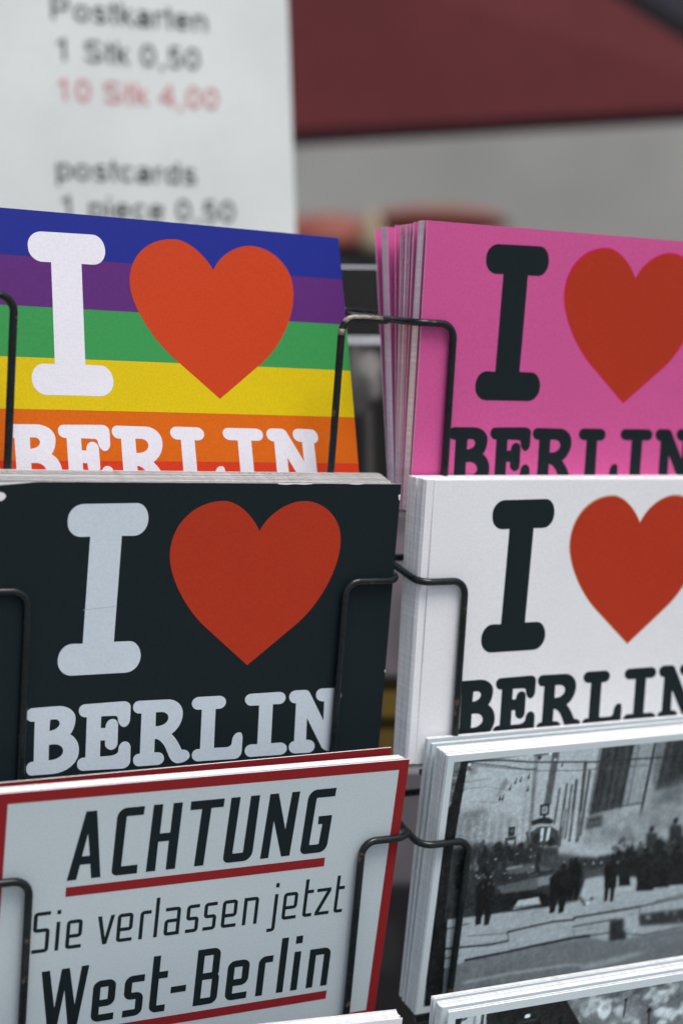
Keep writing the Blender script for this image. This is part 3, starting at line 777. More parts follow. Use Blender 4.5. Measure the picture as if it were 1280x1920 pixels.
('l',[(51.4,13.4),(67,13.4)],126,0.7,1,0.5),
('l',[(47.8,-3.1),(63.4,-3.3)],106,0.45,1,0.5),
('l',[(26.4,0.7),(41.4,0.5)],100,0.85,1,0.5),
('l',[(15.7,14.6),(30.4,14.6)],106,0.67,1,0.5),
('l',[(42.5,7.1),(57.9,7)],106,0.69,1,0.5),
('l',[(42.7,14),(58.1,14)],120,0.74,1,0.5),
('l',[(71.1,16.4),(87.2,16.4)],106,0.71,1,0.5),
('l',[(82.4,10.5),(98.8,10.4)],106,0.71,1,0.5),
('l',[(114.2,12),(131.5,12)],120,0.35,1,0.5),
('l',[(16.7,1.1),(31.5,0.9)],120,0.83,1,0.5),
('l',[(80.1,10.3),(96.4,10.2)],100,0.69,1,0.5),
('l',[(102.8,-4.5),(119.8,-4.7)],120,0.75,1,0.5),
('l',[(66.1,-2.6),(82.2,-2.8)],106,0.83,1,0.5),
('l',[(16.1,-1.7),(30.9,-1.9)],120,0.98,1,0.5),
('l',[(55.1,-3.8),(70.9,-4.1)],120,0.97,1,0.5),
('l',[(69.8,10.7),(85.9,10.7)],126,0.4,1,0.5),
('l',[(24.1,0.7),(39.1,0.6)],100,0.74,1,0.5),
('l',[(11,1.8),(25.7,1.7)],100,0.51,1,0.5),
('l',[(28.2,2.2),(43.3,2.1)],120,0.36,1,0.5),
('l',[(99.1,15.5),(115.9,15.5)],100,0.44,1,0.5),
('l',[(122.4,0),(139.9,-0.2)],106,0.7,1,0.5),
('l',[(57.2,2.8),(73.1,2.6)],120,0.36,1,0.5),
('l',[(68.7,-1.5),(84.8,-1.7)],100,0.88,1,0.5),
('l',[(95.6,10.8),(112.4,10.7)],120,0.4,1,0.5),
('l',[(57.8,10.4),(73.6,10.4)],106,0.37,1,0.5),
('l',[(96.4,7.5),(113.2,7.4)],106,0.51,1,0.5),
('l',[(120.5,2.5),(137.9,2.3)],120,0.49,1,0.5),
('l',[(43.3,11.6),(58.7,11.6)],100,0.89,1,0.5),
('l',[(20.1,10.2),(39.6,10.6),(66.8,9.9),(74.9,8.8)],150,1.33,0.6,1),
('p',[(74,8.5),(102.3,10.2),(105.8,8.4),(83.5,6),(75.3,6.5)],150,1,1),
('l',[(20.2,13),(56.3,14.1)],104,2.22,2,0.8),
('e',(24,54.8),24,(1.39,1.31),0.25,1),
('p',[(22.3,53.4),(26.3,52.9),(28.2,48.3),(29,39.7),(20.9,40.4),(19.4,50.2)],24,0.35,1),
('p',[(20.8,42.2),(24.3,41.8),(23.8,34.2),(21.5,33.9)],24,0.3,1),
('p',[(24.8,41.7),(28.2,41.2),(27.7,33.6),(25.5,33.3)],24,0.3,1),
('e',(58.8,53.6),24,(1.43,1.2),0.25,1),
('p',[(57,52.4),(61.4,51.8),(62.7,47.5),(63.5,39.4),(54.7,40.2),(53,49.4)],24,0.35,1),
('p',[(54.6,41.9),(58.4,41.4),(57.8,34.3),(55.3,34)],24,0.3,1),
('p',[(58.9,41.3),(62.7,40.8),(62.1,33.7),(59.7,33.4)],24,0.3,1),
('e',(64.4,55.7),24,(0.99,1.03),0.25,1),
('p',[(63.2,54.6),(66.3,54.2),(68.2,50.4),(69,43.4),(62.8,43.8),(61.4,51.8)],24,0.35,1),
('p',[(62.7,45.3),(65.3,45),(65.1,38.8),(63.4,38.5)],24,0.3,1),
('p',[(65.7,44.9),(68.4,44.6),(68.2,38.4),(66.5,38.1)],24,0.3,1),
('e',(82.2,54.9),24,(0.93,1.16),0.25,1),
('p',[(81.1,53.6),(84.1,53.2),(85.5,49),(86.5,41),(80.6,41.3),(78.9,50.5)],24,0.35,1),
('p',[(80.4,43.1),(83,42.7),(83,35.7),(81.4,35.3)],24,0.3,1),
('p',[(83.4,42.7),(85.9,42.3),(86,35.3),(84.4,34.8)],24,0.3,1),
('e',(88.8,53.7),28,(0.87,0.8),0.25,1),
('p',[(87.6,52.8),(90.5,52.5),(92.1,49.5),(92.7,43.9),(87.1,44.4),(85.9,50.7)],28,0.35,1),
('p',[(87.1,45.4),(92.5,44.7),(93.5,40.9),(87.5,41.4)],28,0.35,1),
('e',(98.6,55.6),28,(1.28,1.14),0.25,1),
('p',[(96.9,54.4),(101.1,53.8),(103.8,49.5),(104.8,41.6),(96.4,42.2),(94.5,51.3)],28,0.35,1),
('p',[(96.4,43.7),(104.5,42.7),(105.9,37.1),(97,37.9)],28,0.35,1),
('e',(106.2,56.5),28,(1.28,1.16),0.25,1),
('p',[(104.5,55.2),(108.8,54.6),(111.5,50.2),(112.5,42),(104,42.7),(102.1,52)],28,0.35,1),
('p',[(104,44.2),(112.2,43.2),(113.7,37.5),(104.7,38.3)],28,0.35,1),
('e',(114.9,54.7),28,(1.21,1.04),0.25,1),
('p',[(113.3,53.5),(117.4,53),(119.9,49),(120.8,41.6),(112.7,42.3),(111,50.7)],28,0.35,1),
('p',[(112.7,43.7),(120.5,42.6),(122,37.5),(113.3,38.3)],28,0.35,1),
('e',(11.5,61.7),28,(0.9,0.77),0.25,1),
('p',[(10.5,60.9),(13,60.5),(14.4,57.8),(14.8,52.8),(9.7,53.2),(8.8,59)],28,0.35,1),
('p',[(9.7,54.2),(14.7,53.5),(15.4,50.1),(10,50.5)],28,0.35,1),
('e',(93.6,55.1),28,(0.75,0.63),0.25,1),
('p',[(92.6,54.4),(95.1,54.1),(96.4,51.8),(96.8,47.4),(92,47.8),(91,52.8)],28,0.35,1),
('p',[(92,48.6),(96.7,48),(97.5,45),(92.3,45.4)],28,0.35,1),
('e',(23.2,53.7),125,(0.41,0.45),0.5,0.8),
('e',(25.3,50.8),125,(0.41,0.45),0.5,0.8),
('e',(27.2,50.1),125,(0.41,0.45),0.5,0.8),
('e',(22.7,49.8),125,(0.41,0.45),0.5,0.8),
('e',(26.5,54.8),125,(0.41,0.45),0.5,0.8),
('p',[(5.7,102),(8.8,102.2),(7.5,72.7),(7,65.6),(11.1,2.5),(3.3,3),(2.1,31.5),(0.4,66.4),(1.6,82.3),(3.5,84.8)],22,0.25,1),
('p',[(6.8,65.7),(7.3,49),(11,2.9),(3.3,3.6),(2,24.5),(0.8,49.9),(0,66.5)],24,0.3,1),
('l',[(2.4,53),(3.1,43.7)],110,0.44,0.4,0.8),
('l',[(7.2,65.6),(8,38)],75,0.67,0.5,0.8),
]
CLOUDS=[
('p',[(-12.3,126.8),(107,110.4),(131.1,-60.5),(2,-24.6)],96,0,1),
('e',(77.6,83.4),150,(3.6,3.18),2,0.5),
('e',(69.6,78.2),150,(6.45,5.59),2,0.5),
('e',(84.4,44.4),150,(7.07,3.45),2,0.5),
('e',(49.8,106.3),60,(3.75,3.37),2,0.5),
('e',(90.5,73.1),150,(5.71,4.92),2,0.5),
('e',(64.7,97.1),80,(4.69,4.73),2,0.5),
('e',(62.1,104.5),60,(3.69,5.51),2,0.5),
('e',(75.7,99.4),120,(8.95,5.36),2,0.5),
('e',(89.2,58.1),80,(4.32,4.32),2,0.5),
('e',(88.5,93.3),80,(4.09,2.18),2,0.5),
('e',(60.8,66.5),80,(5.22,4.35),2,0.5),
('e',(62,105.2),80,(4.38,3.28),2,0.5),
('e',(83.6,57.1),150,(3.45,3.78),2,0.5),
('e',(94.2,48.5),60,(6.38,3.29),2,0.5),
('e',(79.1,61.2),60,(4,3.98),2,0.5),
('e',(72.9,76.4),150,(5.26,2.15),2,0.5),
('e',(79.9,63.1),120,(6.7,3.29),2,0.5),
('e',(58.9,73.8),60,(7.21,5.67),2,0.5),
('e',(99.9,84.5),120,(6.49,2.06),2,0.5),
('e',(84.8,102.4),120,(5.11,5.34),2,0.5),
('e',(55.6,104.6),120,(4.07,4.2),2,0.5),
('e',(58.6,66.4),150,(6.71,4.74),2,0.5),
('e',(81.2,81.5),60,(3.15,5.84),2,0.5),
('e',(94.2,57),60,(3.4,2.79),2,0.5),
('e',(81,86.6),60,(5.47,2.35),2,0.5),
('e',(86.9,51.8),120,(3.22,5.62),2,0.5),
('e',(84.4,99.1),60,(6.32,4.9),2,0.5),
('e',(97.9,101.3),120,(6.01,3.37),2,0.5),
('e',(52.9,96.9),150,(5.82,4.13),2,0.5),
('e',(83.4,82.2),80,(7.34,2.08),2,0.5),
('e',(80.3,104.7),80,(8.55,5.31),2,0.5),
('e',(70.5,49.8),80,(7.41,2.4),2,0.5),
('e',(73.9,70.7),120,(8.98,2.66),2,0.5),
('e',(78.3,50.6),80,(6.58,5.02),2,0.5),
('e',(86.9,66.3),120,(6.62,2.59),2,0.5),
('e',(68.4,58),60,(6.8,5.24),2,0.5),
('e',(65.9,102.9),60,(7.71,5.55),2,0.5),
('e',(72.5,64.7),150,(7.21,2.11),2,0.5),
('e',(67.6,59.9),150,(6.51,3.49),2,0.5),
('e',(72.7,90.1),120,(8.31,4.25),2,0.5),
('e',(72.9,64.5),80,(5.55,2.93),2,0.5),
('e',(102.9,70.5),80,(4.12,4.82),2,0.5),
('e',(77.3,102),60,(3.33,5.09),2,0.5),
('e',(65.9,47.7),80,(4.42,3.05),2,0.5),
('e',(74.4,63.3),120,(7.19,3.46),2,0.5),
('e',(87,105.3),120,(7.38,3.75),2,0.5),
('e',(78.4,77.6),150,(8.09,3.29),2,0.5),
('e',(101.4,48.5),120,(3.92,3.03),2,0.5),
('e',(75.5,80.4),60,(7.34,4.79),2,0.5),
('e',(82.6,99.3),80,(6.54,4.2),2,0.5),
('e',(88.7,46.5),80,(7.99,2.2),2,0.5),
('e',(88.7,93.5),120,(3.71,2.9),2,0.5),
('e',(53.6,83.9),150,(4.28,3.48),2,0.5),
('e',(70.4,101.2),150,(8.98,3.1),2,0.5),
('e',(51.9,94.1),60,(3.75,5.64),2,0.5),
('e',(99.9,63.5),80,(3.67,2.37),2,0.5),
('e',(84.3,80.9),80,(5.35,2.56),2,0.5),
('e',(84.9,83.9),80,(7.96,2.62),2,0.5),
('e',(90.9,58.5),120,(5.99,2.38),2,0.5),
('e',(59.8,51.2),60,(8.67,4.23),2,0.5),
('e',(57.7,102.3),189,(1.57,1.42),0.8,0.75),
('e',(59.8,99.3),150,(2.3,1.58),0.8,0.75),
('e',(52.6,93.1),145,(1.05,2.08),0.8,0.75),
('e',(59.6,96.8),164,(2.61,1.67),0.8,0.75),
('e',(55.9,96.8),173,(2.28,1.27),0.8,0.75),
('e',(62.3,99.7),200,(2.74,2.04),0.8,0.75),
('e',(58.6,98.1),162,(1.64,1.67),0.8,0.75),
('e',(57.7,99.6),149,(2.09,1.53),0.8,0.75),
('e',(62.8,94.4),165,(1.09,1.13),0.8,0.75),
('e',(63.4,93.9),176,(1.5,2.3),0.8,0.75),
('e',(63.2,98.9),184,(3.28,1.61),0.8,0.75),
('e',(57.8,99.5),176,(2.2,1.39),0.8,0.75),
('e',(62.1,95.9),176,(1.66,2.02),0.8,0.75),
('e',(62.9,95.2),216,(2.35,2.42),0.8,0.75),
('e',(67.6,89.2),225,(1.43,1.39),0.8,0.75),
('e',(63.6,95.4),195,(2.63,2.53),0.8,0.75),
('e',(61.7,97),213,(1.63,1.54),0.8,0.75),
('e',(55.3,96.1),203,(1.25,1.66),0.8,0.75),
('e',(73.1,92.7),184,(1.41,0.99),0.8,0.75),
('e',(63.8,96.7),155,(1.78,0.98),0.8,0.75),
('e',(68.1,98.8),171,(0.86,1.22),0.8,0.75),
('e',(70.2,94.4),177,(2.19,1.56),0.8,0.75),
('e',(68.9,95.1),169,(2.06,1.54),0.8,0.75),
('e',(64.8,96.4),180,(0.83,1.51),0.8,0.75),
('e',(63.3,96.3),207,(1.63,0.96),0.8,0.75),
('e',(70.7,92.9),156,(2.03,1.01),0.8,0.75),
('e',(68.2,100),180,(1.46,1.28),0.8,0.75),
('e',(57.2,96.6),131,(0.92,1.09),0.8,0.75),
('e',(49.8,101.9),150,(1.39,0.71),0.8,0.75),
('e',(54,99.5),134,(1.46,0.93),0.8,0.75),
('e',(54.7,98.1),113,(1.01,1.55),0.8,0.75),
('e',(63.4,96.7),135,(1.82,1.23),0.8,0.75),
('e',(59.7,98.2),147,(1.69,0.96),0.8,0.75),
('e',(53.4,97.7),151,(0.85,1.53),0.8,0.75),
('e',(55.4,96.2),147,(1.82,1.38),0.8,0.75),
('e',(59.6,98.5),114,(1.04,0.93),0.8,0.75),
('e',(89.3,100.1),183,(2.34,1.53),0.8,0.75),
('e',(92.2,98.5),200,(1.78,1.27),0.8,0.75),
('e',(85.4,100.5),171,(2.49,1.4),0.8,0.75),
('e',(85.5,97.9),197,(2.56,1.47),0.8,0.75),
('e',(93.6,100.1),169,(1.7,0.96),0.8,0.75),
('e',(87.7,98.1),172,(2.43,1.39),0.8,0.75),
('e',(90.6,98),161,(1.01,0.93),0.8,0.75),
('e',(90.3,101.2),198,(1.41,1.39),0.8,0.75),
('e',(84.1,99.5),167,(2.53,1.07),0.8,0.75),
('e',(89.8,95.7),199,(1.12,1.78),0.8,0.75),
('e',(85.7,96.5),209,(1.95,2.11),0.8,0.75),
('e',(87.2,98.7),205,(1.11,1.09),0.8,0.75),
('e',(89.6,99.8),203,(1.22,1.52),0.8,0.75),
('e',(85.6,99.1),178,(1.95,1.8),0.8,0.75),
('e',(89.1,102.8),200,(2.04,1.52),0.8,0.75),
('e',(88.3,99.4),212,(0.87,1.05),0.8,0.75),
('e',(84.1,100.8),172,(1.92,2.04),0.8,0.75),
('e',(91.1,100.1),179,(1.8,1.22),0.8,0.75),
('e',(82.5,98.7),142,(2.08,0.71),0.8,0.75),
('e',(84.5,94.8),157,(2.2,1.13),0.8,0.75),
('e',(81.3,97.2),154,(2.4,1.53),0.8,0.75),
('e',(81.1,97.7),160,(1.44,1.16),0.8,0.75),
('e',(86.9,96.9),143,(1.9,1.09),0.8,0.75),
('e',(88.2,95.6),141,(2.03,1.31),0.8,0.75),
('e',(80.9,102.5),147,(1.95,0.76),0.8,0.75),
('e',(84.6,98.9),118,(1.32,1.38),0.8,0.75),
('e',(81.8,98.3),162,(1.13,1.6),0.8,0.75),
('e',(89.2,87.4),172,(2.1,0.93),0.8,0.75),
('e',(89.3,86.6),203,(2.32,1.13),0.8,0.75),
('e',(100.8,88.3),209,(2.33,1.05),0.8,0.75),
('e',(91.2,90.3),215,(2.53,1.77),0.8,0.75),
('e',(87.4,91.5),201,(2.62,2.01),0.8,0.75),
('e',(93.4,89.4),212,(2.39,2.08),0.8,0.75),
('e',(77.5,88.2),174,(1.76,2.08),0.8,0.75),
('e',(89.4,90.6),199,(2.38,1.74),0.8,0.75),
('e',(98.1,92.6),177,(1.52,1.39),0.8,0.75),
('e',(93.6,87.2),177,(0.93,0.66),0.8,0.75),
('e',(97.3,90.3),197,(1.28,1.59),0.8,0.75),
('e',(93.4,90.7),145,(1.7,0.87),0.8,0.75),
('e',(92.7,90.4),189,(0.98,0.78),0.8,0.75),
('e',(89.2,89.8),147,(0.81,0.7),0.8,0.75),
('e',(91.5,88.9),176,(2.12,0.87),0.8,0.75),
('e',(99.3,88),153,(1.26,1.13),0.8,0.75),
('e',(96.1,89.8),195,(1.49,0.81),0.8,0.75),
('e',(97.7,89.9),193,(1.99,0.66),0.8,0.75),
('e',(72.2,99.1),97,(2.62,1.42),0.8,0.75),
('e',(76.9,94.4),115,(3.45,0.75),0.8,0.75),
('e',(74.7,98.6),130,(3.27,0.87),0.8,0.75),
('e',(74.1,98.4),92,(2.08,1.3),0.8,0.75),
('e',(81.7,92.8),99,(3.1,1.22),0.8,0.75),
('e',(77.7,100.1),134,(2.78,1.17),0.8,0.75),
('e',(80.8,96.2),82,(3.01,0.9),0.8,0.75),
('e',(73.8,93.4),84,(2.84,0.85),0.8,0.75),
('e',(70.3,99.7),115,(3.82,1.32),0.8,0.75),
('e',(61.3,102.7),112,(2.66,1.39),0.8,0.75),
('e',(77.1,101.6),70,(3.4,0.72),0.8,0.75),
('e',(66.1,101.2),74,(3.61,0.85),0.8,0.75),
('e',(61.2,102.4),121,(4.08,0.69),0.8,0.75),
('e',(67.8,101.3),83,(2.86,1.24),0.8,0.75),
('e',(72.7,100.9),111,(4.11,0.74),0.8,0.75),
('e',(65.7,100.4),66,(4.93,0.91),0.8,0.75),
('e',(63.5,102.5),91,(3.49,1.28),0.8,0.75),
('e',(70.9,99.4),114,(2.35,1.03),0.8,0.75),
('e',(86.1,102.1),41,(3.36,0.97),0.8,0.75),
('e',(90.8,105.8),64,(4.57,2.06),0.8,0.75),
('e',(71.3,102.8),65,(2.9,1.26),0.8,0.75),
('e',(88.4,100.5),63,(3.52,1.13),0.8,0.75),
('e',(77.3,100.4),61,(2.8,1.02),0.8,0.75),
('e',(72.7,106.1),29,(3.54,1.8),0.8,0.75),
('e',(84,104.2),36,(4.63,1.62),0.8,0.75),
('e',(76.9,104.5),28,(3.43,2.12),0.8,0.75),
('e',(78.1,105.2),41,(4.28,1.58),0.8,0.75),
('e',(77.6,87.8),149,(1.85,1.18),0.8,0.75),
('e',(73.3,90.8),117,(3.29,1.42),0.8,0.75),
('e',(75.3,86.3),149,(1.24,0.8),0.8,0.75),
('e',(75.7,92.8),122,(2.24,1.62),0.8,0.75),
('e',(67.9,90.5),128,(2.86,0.92),0.8,0.75),
('e',(63.3,91),110,(1.68,0.84),0.8,0.75),
('e',(74.2,90.3),160,(3.06,0.8),0.8,0.75),
('e',(71.6,88.5),111,(2.54,0.81),0.8,0.75),
('e',(82.5,88.2),109,(1.75,0.99),0.8,0.75),
('p',[(14.5,102.7),(46.1,102.5),(54,91.2),(70.1,45.6),(17.3,56.1)],27,0.25,1),
('p',[(2.7,102.2),(14.5,102.7),(17.3,56.1),(5.9,58.4)],165,0.3,1),
('p',[(2.7,102.2),(5.5,102.2),(4.7,98.4),(2.7,98.8)],30,0.3,1),
('l',[(7.2,102.4),(6.7,101.4),(5.6,101.1)],35,0.7,0.2,1),
('l',[(13.3,102.5),(13.1,97.1)],40,1.1,0.2,1),
('l',[(10.3,102.6),(10,97.6)],110,0.8,0.3,1),
('e',(31.2,98.5),215,(1.2,0.7),0.2,1),
('l',[(27.7,96.6),(35,96.7)],60,0.6,0.4,1),
('l',[(72.1,98.2),(71.8,92.2)],50,0.8,0.25,1),
('e',(72.1,98.2),40,(0.7,0.7),0.2,1),
('l',[(82.9,92.4),(83.4,85.7)],45,0.8,0.25,1),
('e',(82.9,92.4),35,(1.1,1.1),0.2,1),
('l',[(82.2,91.4),(96,96.3)],80,0.4,0.3,0.8),
]
POSE={'black': [0.45527, -0.17397, -0.00232, -0.04919, 0.48404, -0.04725], 'rainbow': [0.47379, 0.17587, 0.00353, -0.06249, 0.49623, 0.04583], 'pink': [0.44488, -0.15239, 0.01072, 0.09461, 0.54562, 0.0471], 'white': [0.45549, -0.14829, 0.00685, 0.09672, 0.5464, -0.0459], 'achtung': [0.45629, -0.25585, -0.00789, -0.04805, 0.49121, -0.14502], 'photo': [0.46374, -0.2334, 0.00041, 0.09972, 0.56156, -0.14561], 'clouds': [0.43948, -0.15951, -0.00885, 0.09846, 0.50998, -0.22354], 'lowleft': [0.32472, -0.19446, -0.01491, -0.05394, 0.45498, -0.22277]}
DESIGN={'black': [1.0, 0.0, 0.0], 'rainbow': [1.001, 1.364, -0.251], 'pink': [1.0, -2.328, 0.759], 'white': [0.999, -2.473, -0.033]}

# ---------------------------------------------------------------- helpers
def lin(c):
    return tuple((v / 255 / 12.92 if v / 255 <= .04045 else ((v / 255 + .055) / 1.055) ** 2.4) for v in c)

def mat(name, rgb, rough=.5, spec=.3, grain=.06, gscale=1400., bump=0., mottle=0., mscale=30., coat=0., metallic=0., coords='Object'):
    m = bpy.data.materials.new(name)
    m.use_nodes = True
    nt = m.node_tree
    b = nt.nodes['Principled BSDF']
    b.inputs['Roughness'].default_value = rough
    b.inputs['Specular IOR Level'].default_value = spec
    b.inputs['Metallic'].default_value = metallic
    b.inputs['Coat Weight'].default_value = coat
    b.inputs['Coat Roughness'].default_value = .25
    tc = nt.nodes.new('ShaderNodeTexCoord')
    n1 = nt.nodes.new('ShaderNodeTexNoise'); n1.inputs['Scale'].default_value = gscale; n1.inputs['Detail'].default_value = 2
    n2 = nt.nodes.new('ShaderNodeTexNoise'); n2.inputs['Scale'].default_value = mscale; n2.inputs['Detail'].default_value = 4
    nt.links.new(tc.outputs[coords], n1.inputs['Vector']); nt.links.new(tc.outputs[coords], n2.inputs['Vector'])
    r1 = nt.nodes.new('ShaderNodeMapRange'); r1.inputs['From Min'].default_value = .3; r1.inputs['From Max'].default_value = .7
    r1.inputs['To Min'].default_value = 1 - grain; r1.inputs['To Max'].default_value = 1 + grain
    r2 = nt.nodes.new('ShaderNodeMapRange'); r2.inputs['From Min'].default_value = .3; r2.inputs['From Max'].default_value = .7
    r2.inputs['To Min'].default_value = 1 - mottle; r2.inputs['To Max'].default_value = 1 + mottle
    nt.links.new(n1.outputs['Fac'], r1.inputs['Value']); nt.links.new(n2.outputs['Fac'], r2.inputs['Value'])
    mm = nt.nodes.new('ShaderNodeMath'); mm.operation = 'MULTIPLY'
    nt.links.new(r1.outputs[0], mm.inputs[0]); nt.links.new(r2.outputs[0], mm.inputs[1])
    vm = nt.nodes.new('ShaderNodeVectorMath'); vm.operation = 'SCALE'
    nt.links.new(mm.outputs[0], vm.inputs['Scale'])
    if rgb == 'attribute':
        at = nt.nodes.new('ShaderNodeAttribute'); at.attribute_name = 'print'
        nt.links.new(at.outputs['Color'], vm.inputs[0])
    else:
        vm.inputs[0].default_value = rgb
    nt.links.new(vm.outputs[0], b.inputs['Base Color'])
    if bump:
        bp = nt.nodes.new('ShaderNodeBump'); bp.inputs['Strength'].default_value = bump; bp.inputs['Distance'].default_value = .0002
        nt.links.new(n1.outputs['Fac'], bp.inputs['Height']); nt.links.new(bp.outputs[0], b.inputs['Normal'])
    return m

def ink(name, srgb, k=1.0, rough=.5, spec=.10, mottle=.02):
    c = lin(srgb)
    return mat(name, tuple(max(.003, v * k) for v in c), rough, spec, .07, 1300., .05, mottle, 25.)

def link(name, me, parent=None, mw=None):
    o = bpy.data.objects.new(name, me)
    C.objects.link(o)
    if parent: o.parent = parent
    if mw is not None: o.matrix_world = mw
    return o

def tag(o, label, cat, group=None, kind=None):
    if label: o['label'] = label
    if cat: o['category'] = cat
    if group: o['group'] = group
    if kind: o['kind'] = kind
    return o

def mesh_from(name, verts, faces, mats, midx=None, smooth=False):
    me = bpy.data.meshes.new(name)
    me.from_pydata([tuple(v) for v in verts], [], faces)
    for m in mats: me.materials.append(m)
    if midx is not None: me.polygons.foreach_set('material_index', midx)
    if smooth: me.polygons.foreach_set('use_smooth', [True] * len(me.polygons))
    me.update()
    return me

def pose_matrix(p, k=1.0):
    """card frame: x along the card, y up the card, z towards the viewer; origin at the middle of its lower edge"""
    a, t, r, x, y, z = p
    ca, sa = math.cos(a), math.sin(a)
    u = Vector((ca, sa, 0)); n = Vector((sa, -ca, 0)); v = Vector((0, 0, 1)) * math.cos(t) - n * math.sin(t)
    u2 = u * math.cos(r) + v * math.sin(r); v2 = v * math.cos(r) - u * math.sin(r)
    n2 = u2.cross(v2)
    o = Vector((x, y, z)) * k + Vector((0, 0, EYE)) - v2 * (.0525 * k)
    m = Matrix.Identity(4)
    for i, c in enumerate((u2, v2, n2, o)):
        m[0][i], m[1][i], m[2][i] = c
    return m

def L3(u, v, w=0, k=1.0):                     # card millimetres to metres in the card frame
    return ((u - 74) * .001 * k, v * .001 * k, w * .001)

# ---------------------------------------------------------------- materials
paper = mat('white_card_stock', (.80, .81, .84), .5, .3, .05, 1500., .05, .015, 20.)
edge_mats = [mat('cut_card_edge', (c, c * 1.0, c * .985), .8, .15, .12, 900., 0, .05, 60.) for c in (.92, .90, .84, .91)]
edge_mats[1:] = edge_mats[1:]
back_mat = mat('unprinted_card_back', (.70, .71, .72), .7, .2)
black_ink = mat('black_print', (.0095, .0175, .0215), .5, .14, .10, 1300., .05, .02)
INK = {
 'blue': ink('blue_print', (28, 41, 131)), 'purple': ink('purple_print', (86, 39, 109)), 'green': ink('green_print', (54, 141, 75)),
 'yellow': ink('yellow_print', (205, 180, 0)), 'orange': ink('orange_print', (201, 95, 13)), 'red': ink('red_print', (199, 56, 26)),
}
heart_bright = ink('vermilion_heart_print', (186, 60, 24))
heart_dull = ink('brick_red_heart_print', (178, 56, 34))
pink_ink = ink('pink_print', (208, 90, 152))
magenta_ink = ink('magenta_line_print', (214, 24, 84))
tan_ink = ink('tan_line_print', (205, 160, 130))
white_ink = mat('white_print', (.68, .68, .74), .45, .25, .05, 1300., .05, .02)
pale_ink = mat('pale_grey_print', (.60, .69, .76), .45, .25, .05, 1300., .05, .02)
white_face = mat('white_card_face', (.79, .82, .85), .45, .25, .05, 1300., .05, .02)
grey_face = mat('pale_grey_card_face', (.54, .635, .67), .45, .25, .05, 1300., .05, .02)
border_ink = ink('dark_red_border_print', (142, 38, 42))
photo_ink = mat('monochrome_photo_print', 'attribute', .4, .18, .10, 900., .03, .03, 40.)
photo_white = mat('photo_card_white_margin', (.60, .70, .74), .4, .3, .04, 1300., .03)
wire_mat = mat('black_painted_wire', (.008, .0125, .0135), .24, .36, .25, 500., .3, .3, 120.)
def chip(m):
    nt = m.node_tree; bs = nt.nodes['Principled BSDF']; src = bs.inputs['Base Color'].links[0].from_socket
    tc = nt.nodes.new('ShaderNodeTexCoord'); n = nt.nodes.new('ShaderNodeTexNoise'); n.inputs['Scale'].default_value = 170; n.inputs['Detail'].default_value = 6
    r = nt.nodes.new('ShaderNodeMapRange'); r.inputs['From Min'].default_value = .66; r.inputs['From Max'].default_value = .70
    mx = nt.nodes.new('ShaderNodeMix'); mx.data_type = 'RGBA'; mx.inputs['B'].default_value = (.085, .06, .042, 1)
    nt.links.new(tc.outputs['Object'], n.inputs['Vector']); nt.links.new(n.outputs['Fac'], r.inputs['Value']); nt.links.new(r.outputs[0], mx.inputs['Factor'])
    nt.links.new(src, mx.inputs['A']); nt.links.new(mx.outputs['Result'], bs.inputs['Base Color'])
chip(wire_mat)
bare_wire_highlight = mat('worn_steel_highlight', (.22, .20, .165), .5, .3, .5, 700., .5, .6, 260., metallic=.3)  # worn steel tone, also the painted highlight along the wire bend

# ---------------------------------------------------------------- outlines
def rounded(pts, n=9):
    out = []
    N = len(pts)
    for i, (x, y, a, b) in enumerate(pts):
        c = Vector((x, y)); p = Vector(pts[i - 1][:2]); q = Vector(pts[(i + 1) % N][:2])
        if a == 0 and b == 0:
            out.append(c); continue
        s = c + (p - c).normalized() * a; e = c + (q - c).normalized() * b
        c1 = s + (c - s) * .56; c2 = e + (c - e) * .56
        for j in range(n + 1):
            t = j / n
            out.append(s * (1 - t) ** 3 + c1 * 3 * t * (1 - t) ** 2 + c2 * 3 * t * t * (1 - t) + e * t ** 3)
    res = []
    for v in out:
        if not res or (v - res[-1]).length > .01: res.append(v)
    if (res[0] - res[-1]).length < .01: res.pop()
    return res

def place(v, card):
    s, ox, oy = DESIGN.get(card, (1, 0, 0))
    return ((v[0] - 74) * s + 74 + ox, (v[1] - 52.5) * s + 52.5 + oy)

def clip_grid(bm, step=4.0, lim=(0, 148, 0, 105)):
    """cut along the lines where a bent card folds, so print follows the card exactly"""
    for ax, hi in ((0, lim[1]), (1, lim[3])):
        k = step
        while k < hi:
            no = Vector((1, 0, 0)) if ax == 0 else Vector((0, 1, 0))
            co = Vector((k, 0, 0)) if ax == 0 else Vector((0, k, 0))
            bmesh.ops.bisect_plane(bm, geom=bm.verts[:] + bm.edges[:] + bm.faces[:], dist=1e-5, plane_co=co, plane_no=no)
            k += step

def print_shape(name, loops, material, parent, w, k=1.0, bend=None, label=None):
    """flat print: outline loops (millimetres, first outer, rest holes) as a sheet w mm above the card"""
    vs = [Vector((p[0], p[1], 0)) for l in loops for p in l]
    tris = tessellate_polygon([[Vector((p[0], p[1], 0)) for p in l] for l in loops])
    bm = bmesh.new()
    bv = [bm.verts.new(v) for v in vs]
    for t in tris:
        try: bm.faces.new([bv[i] for i in t])
        except ValueError: pass
    if bend: clip_grid(bm)
    return finish_print(name, bm, material, parent, w, k, bend, label)

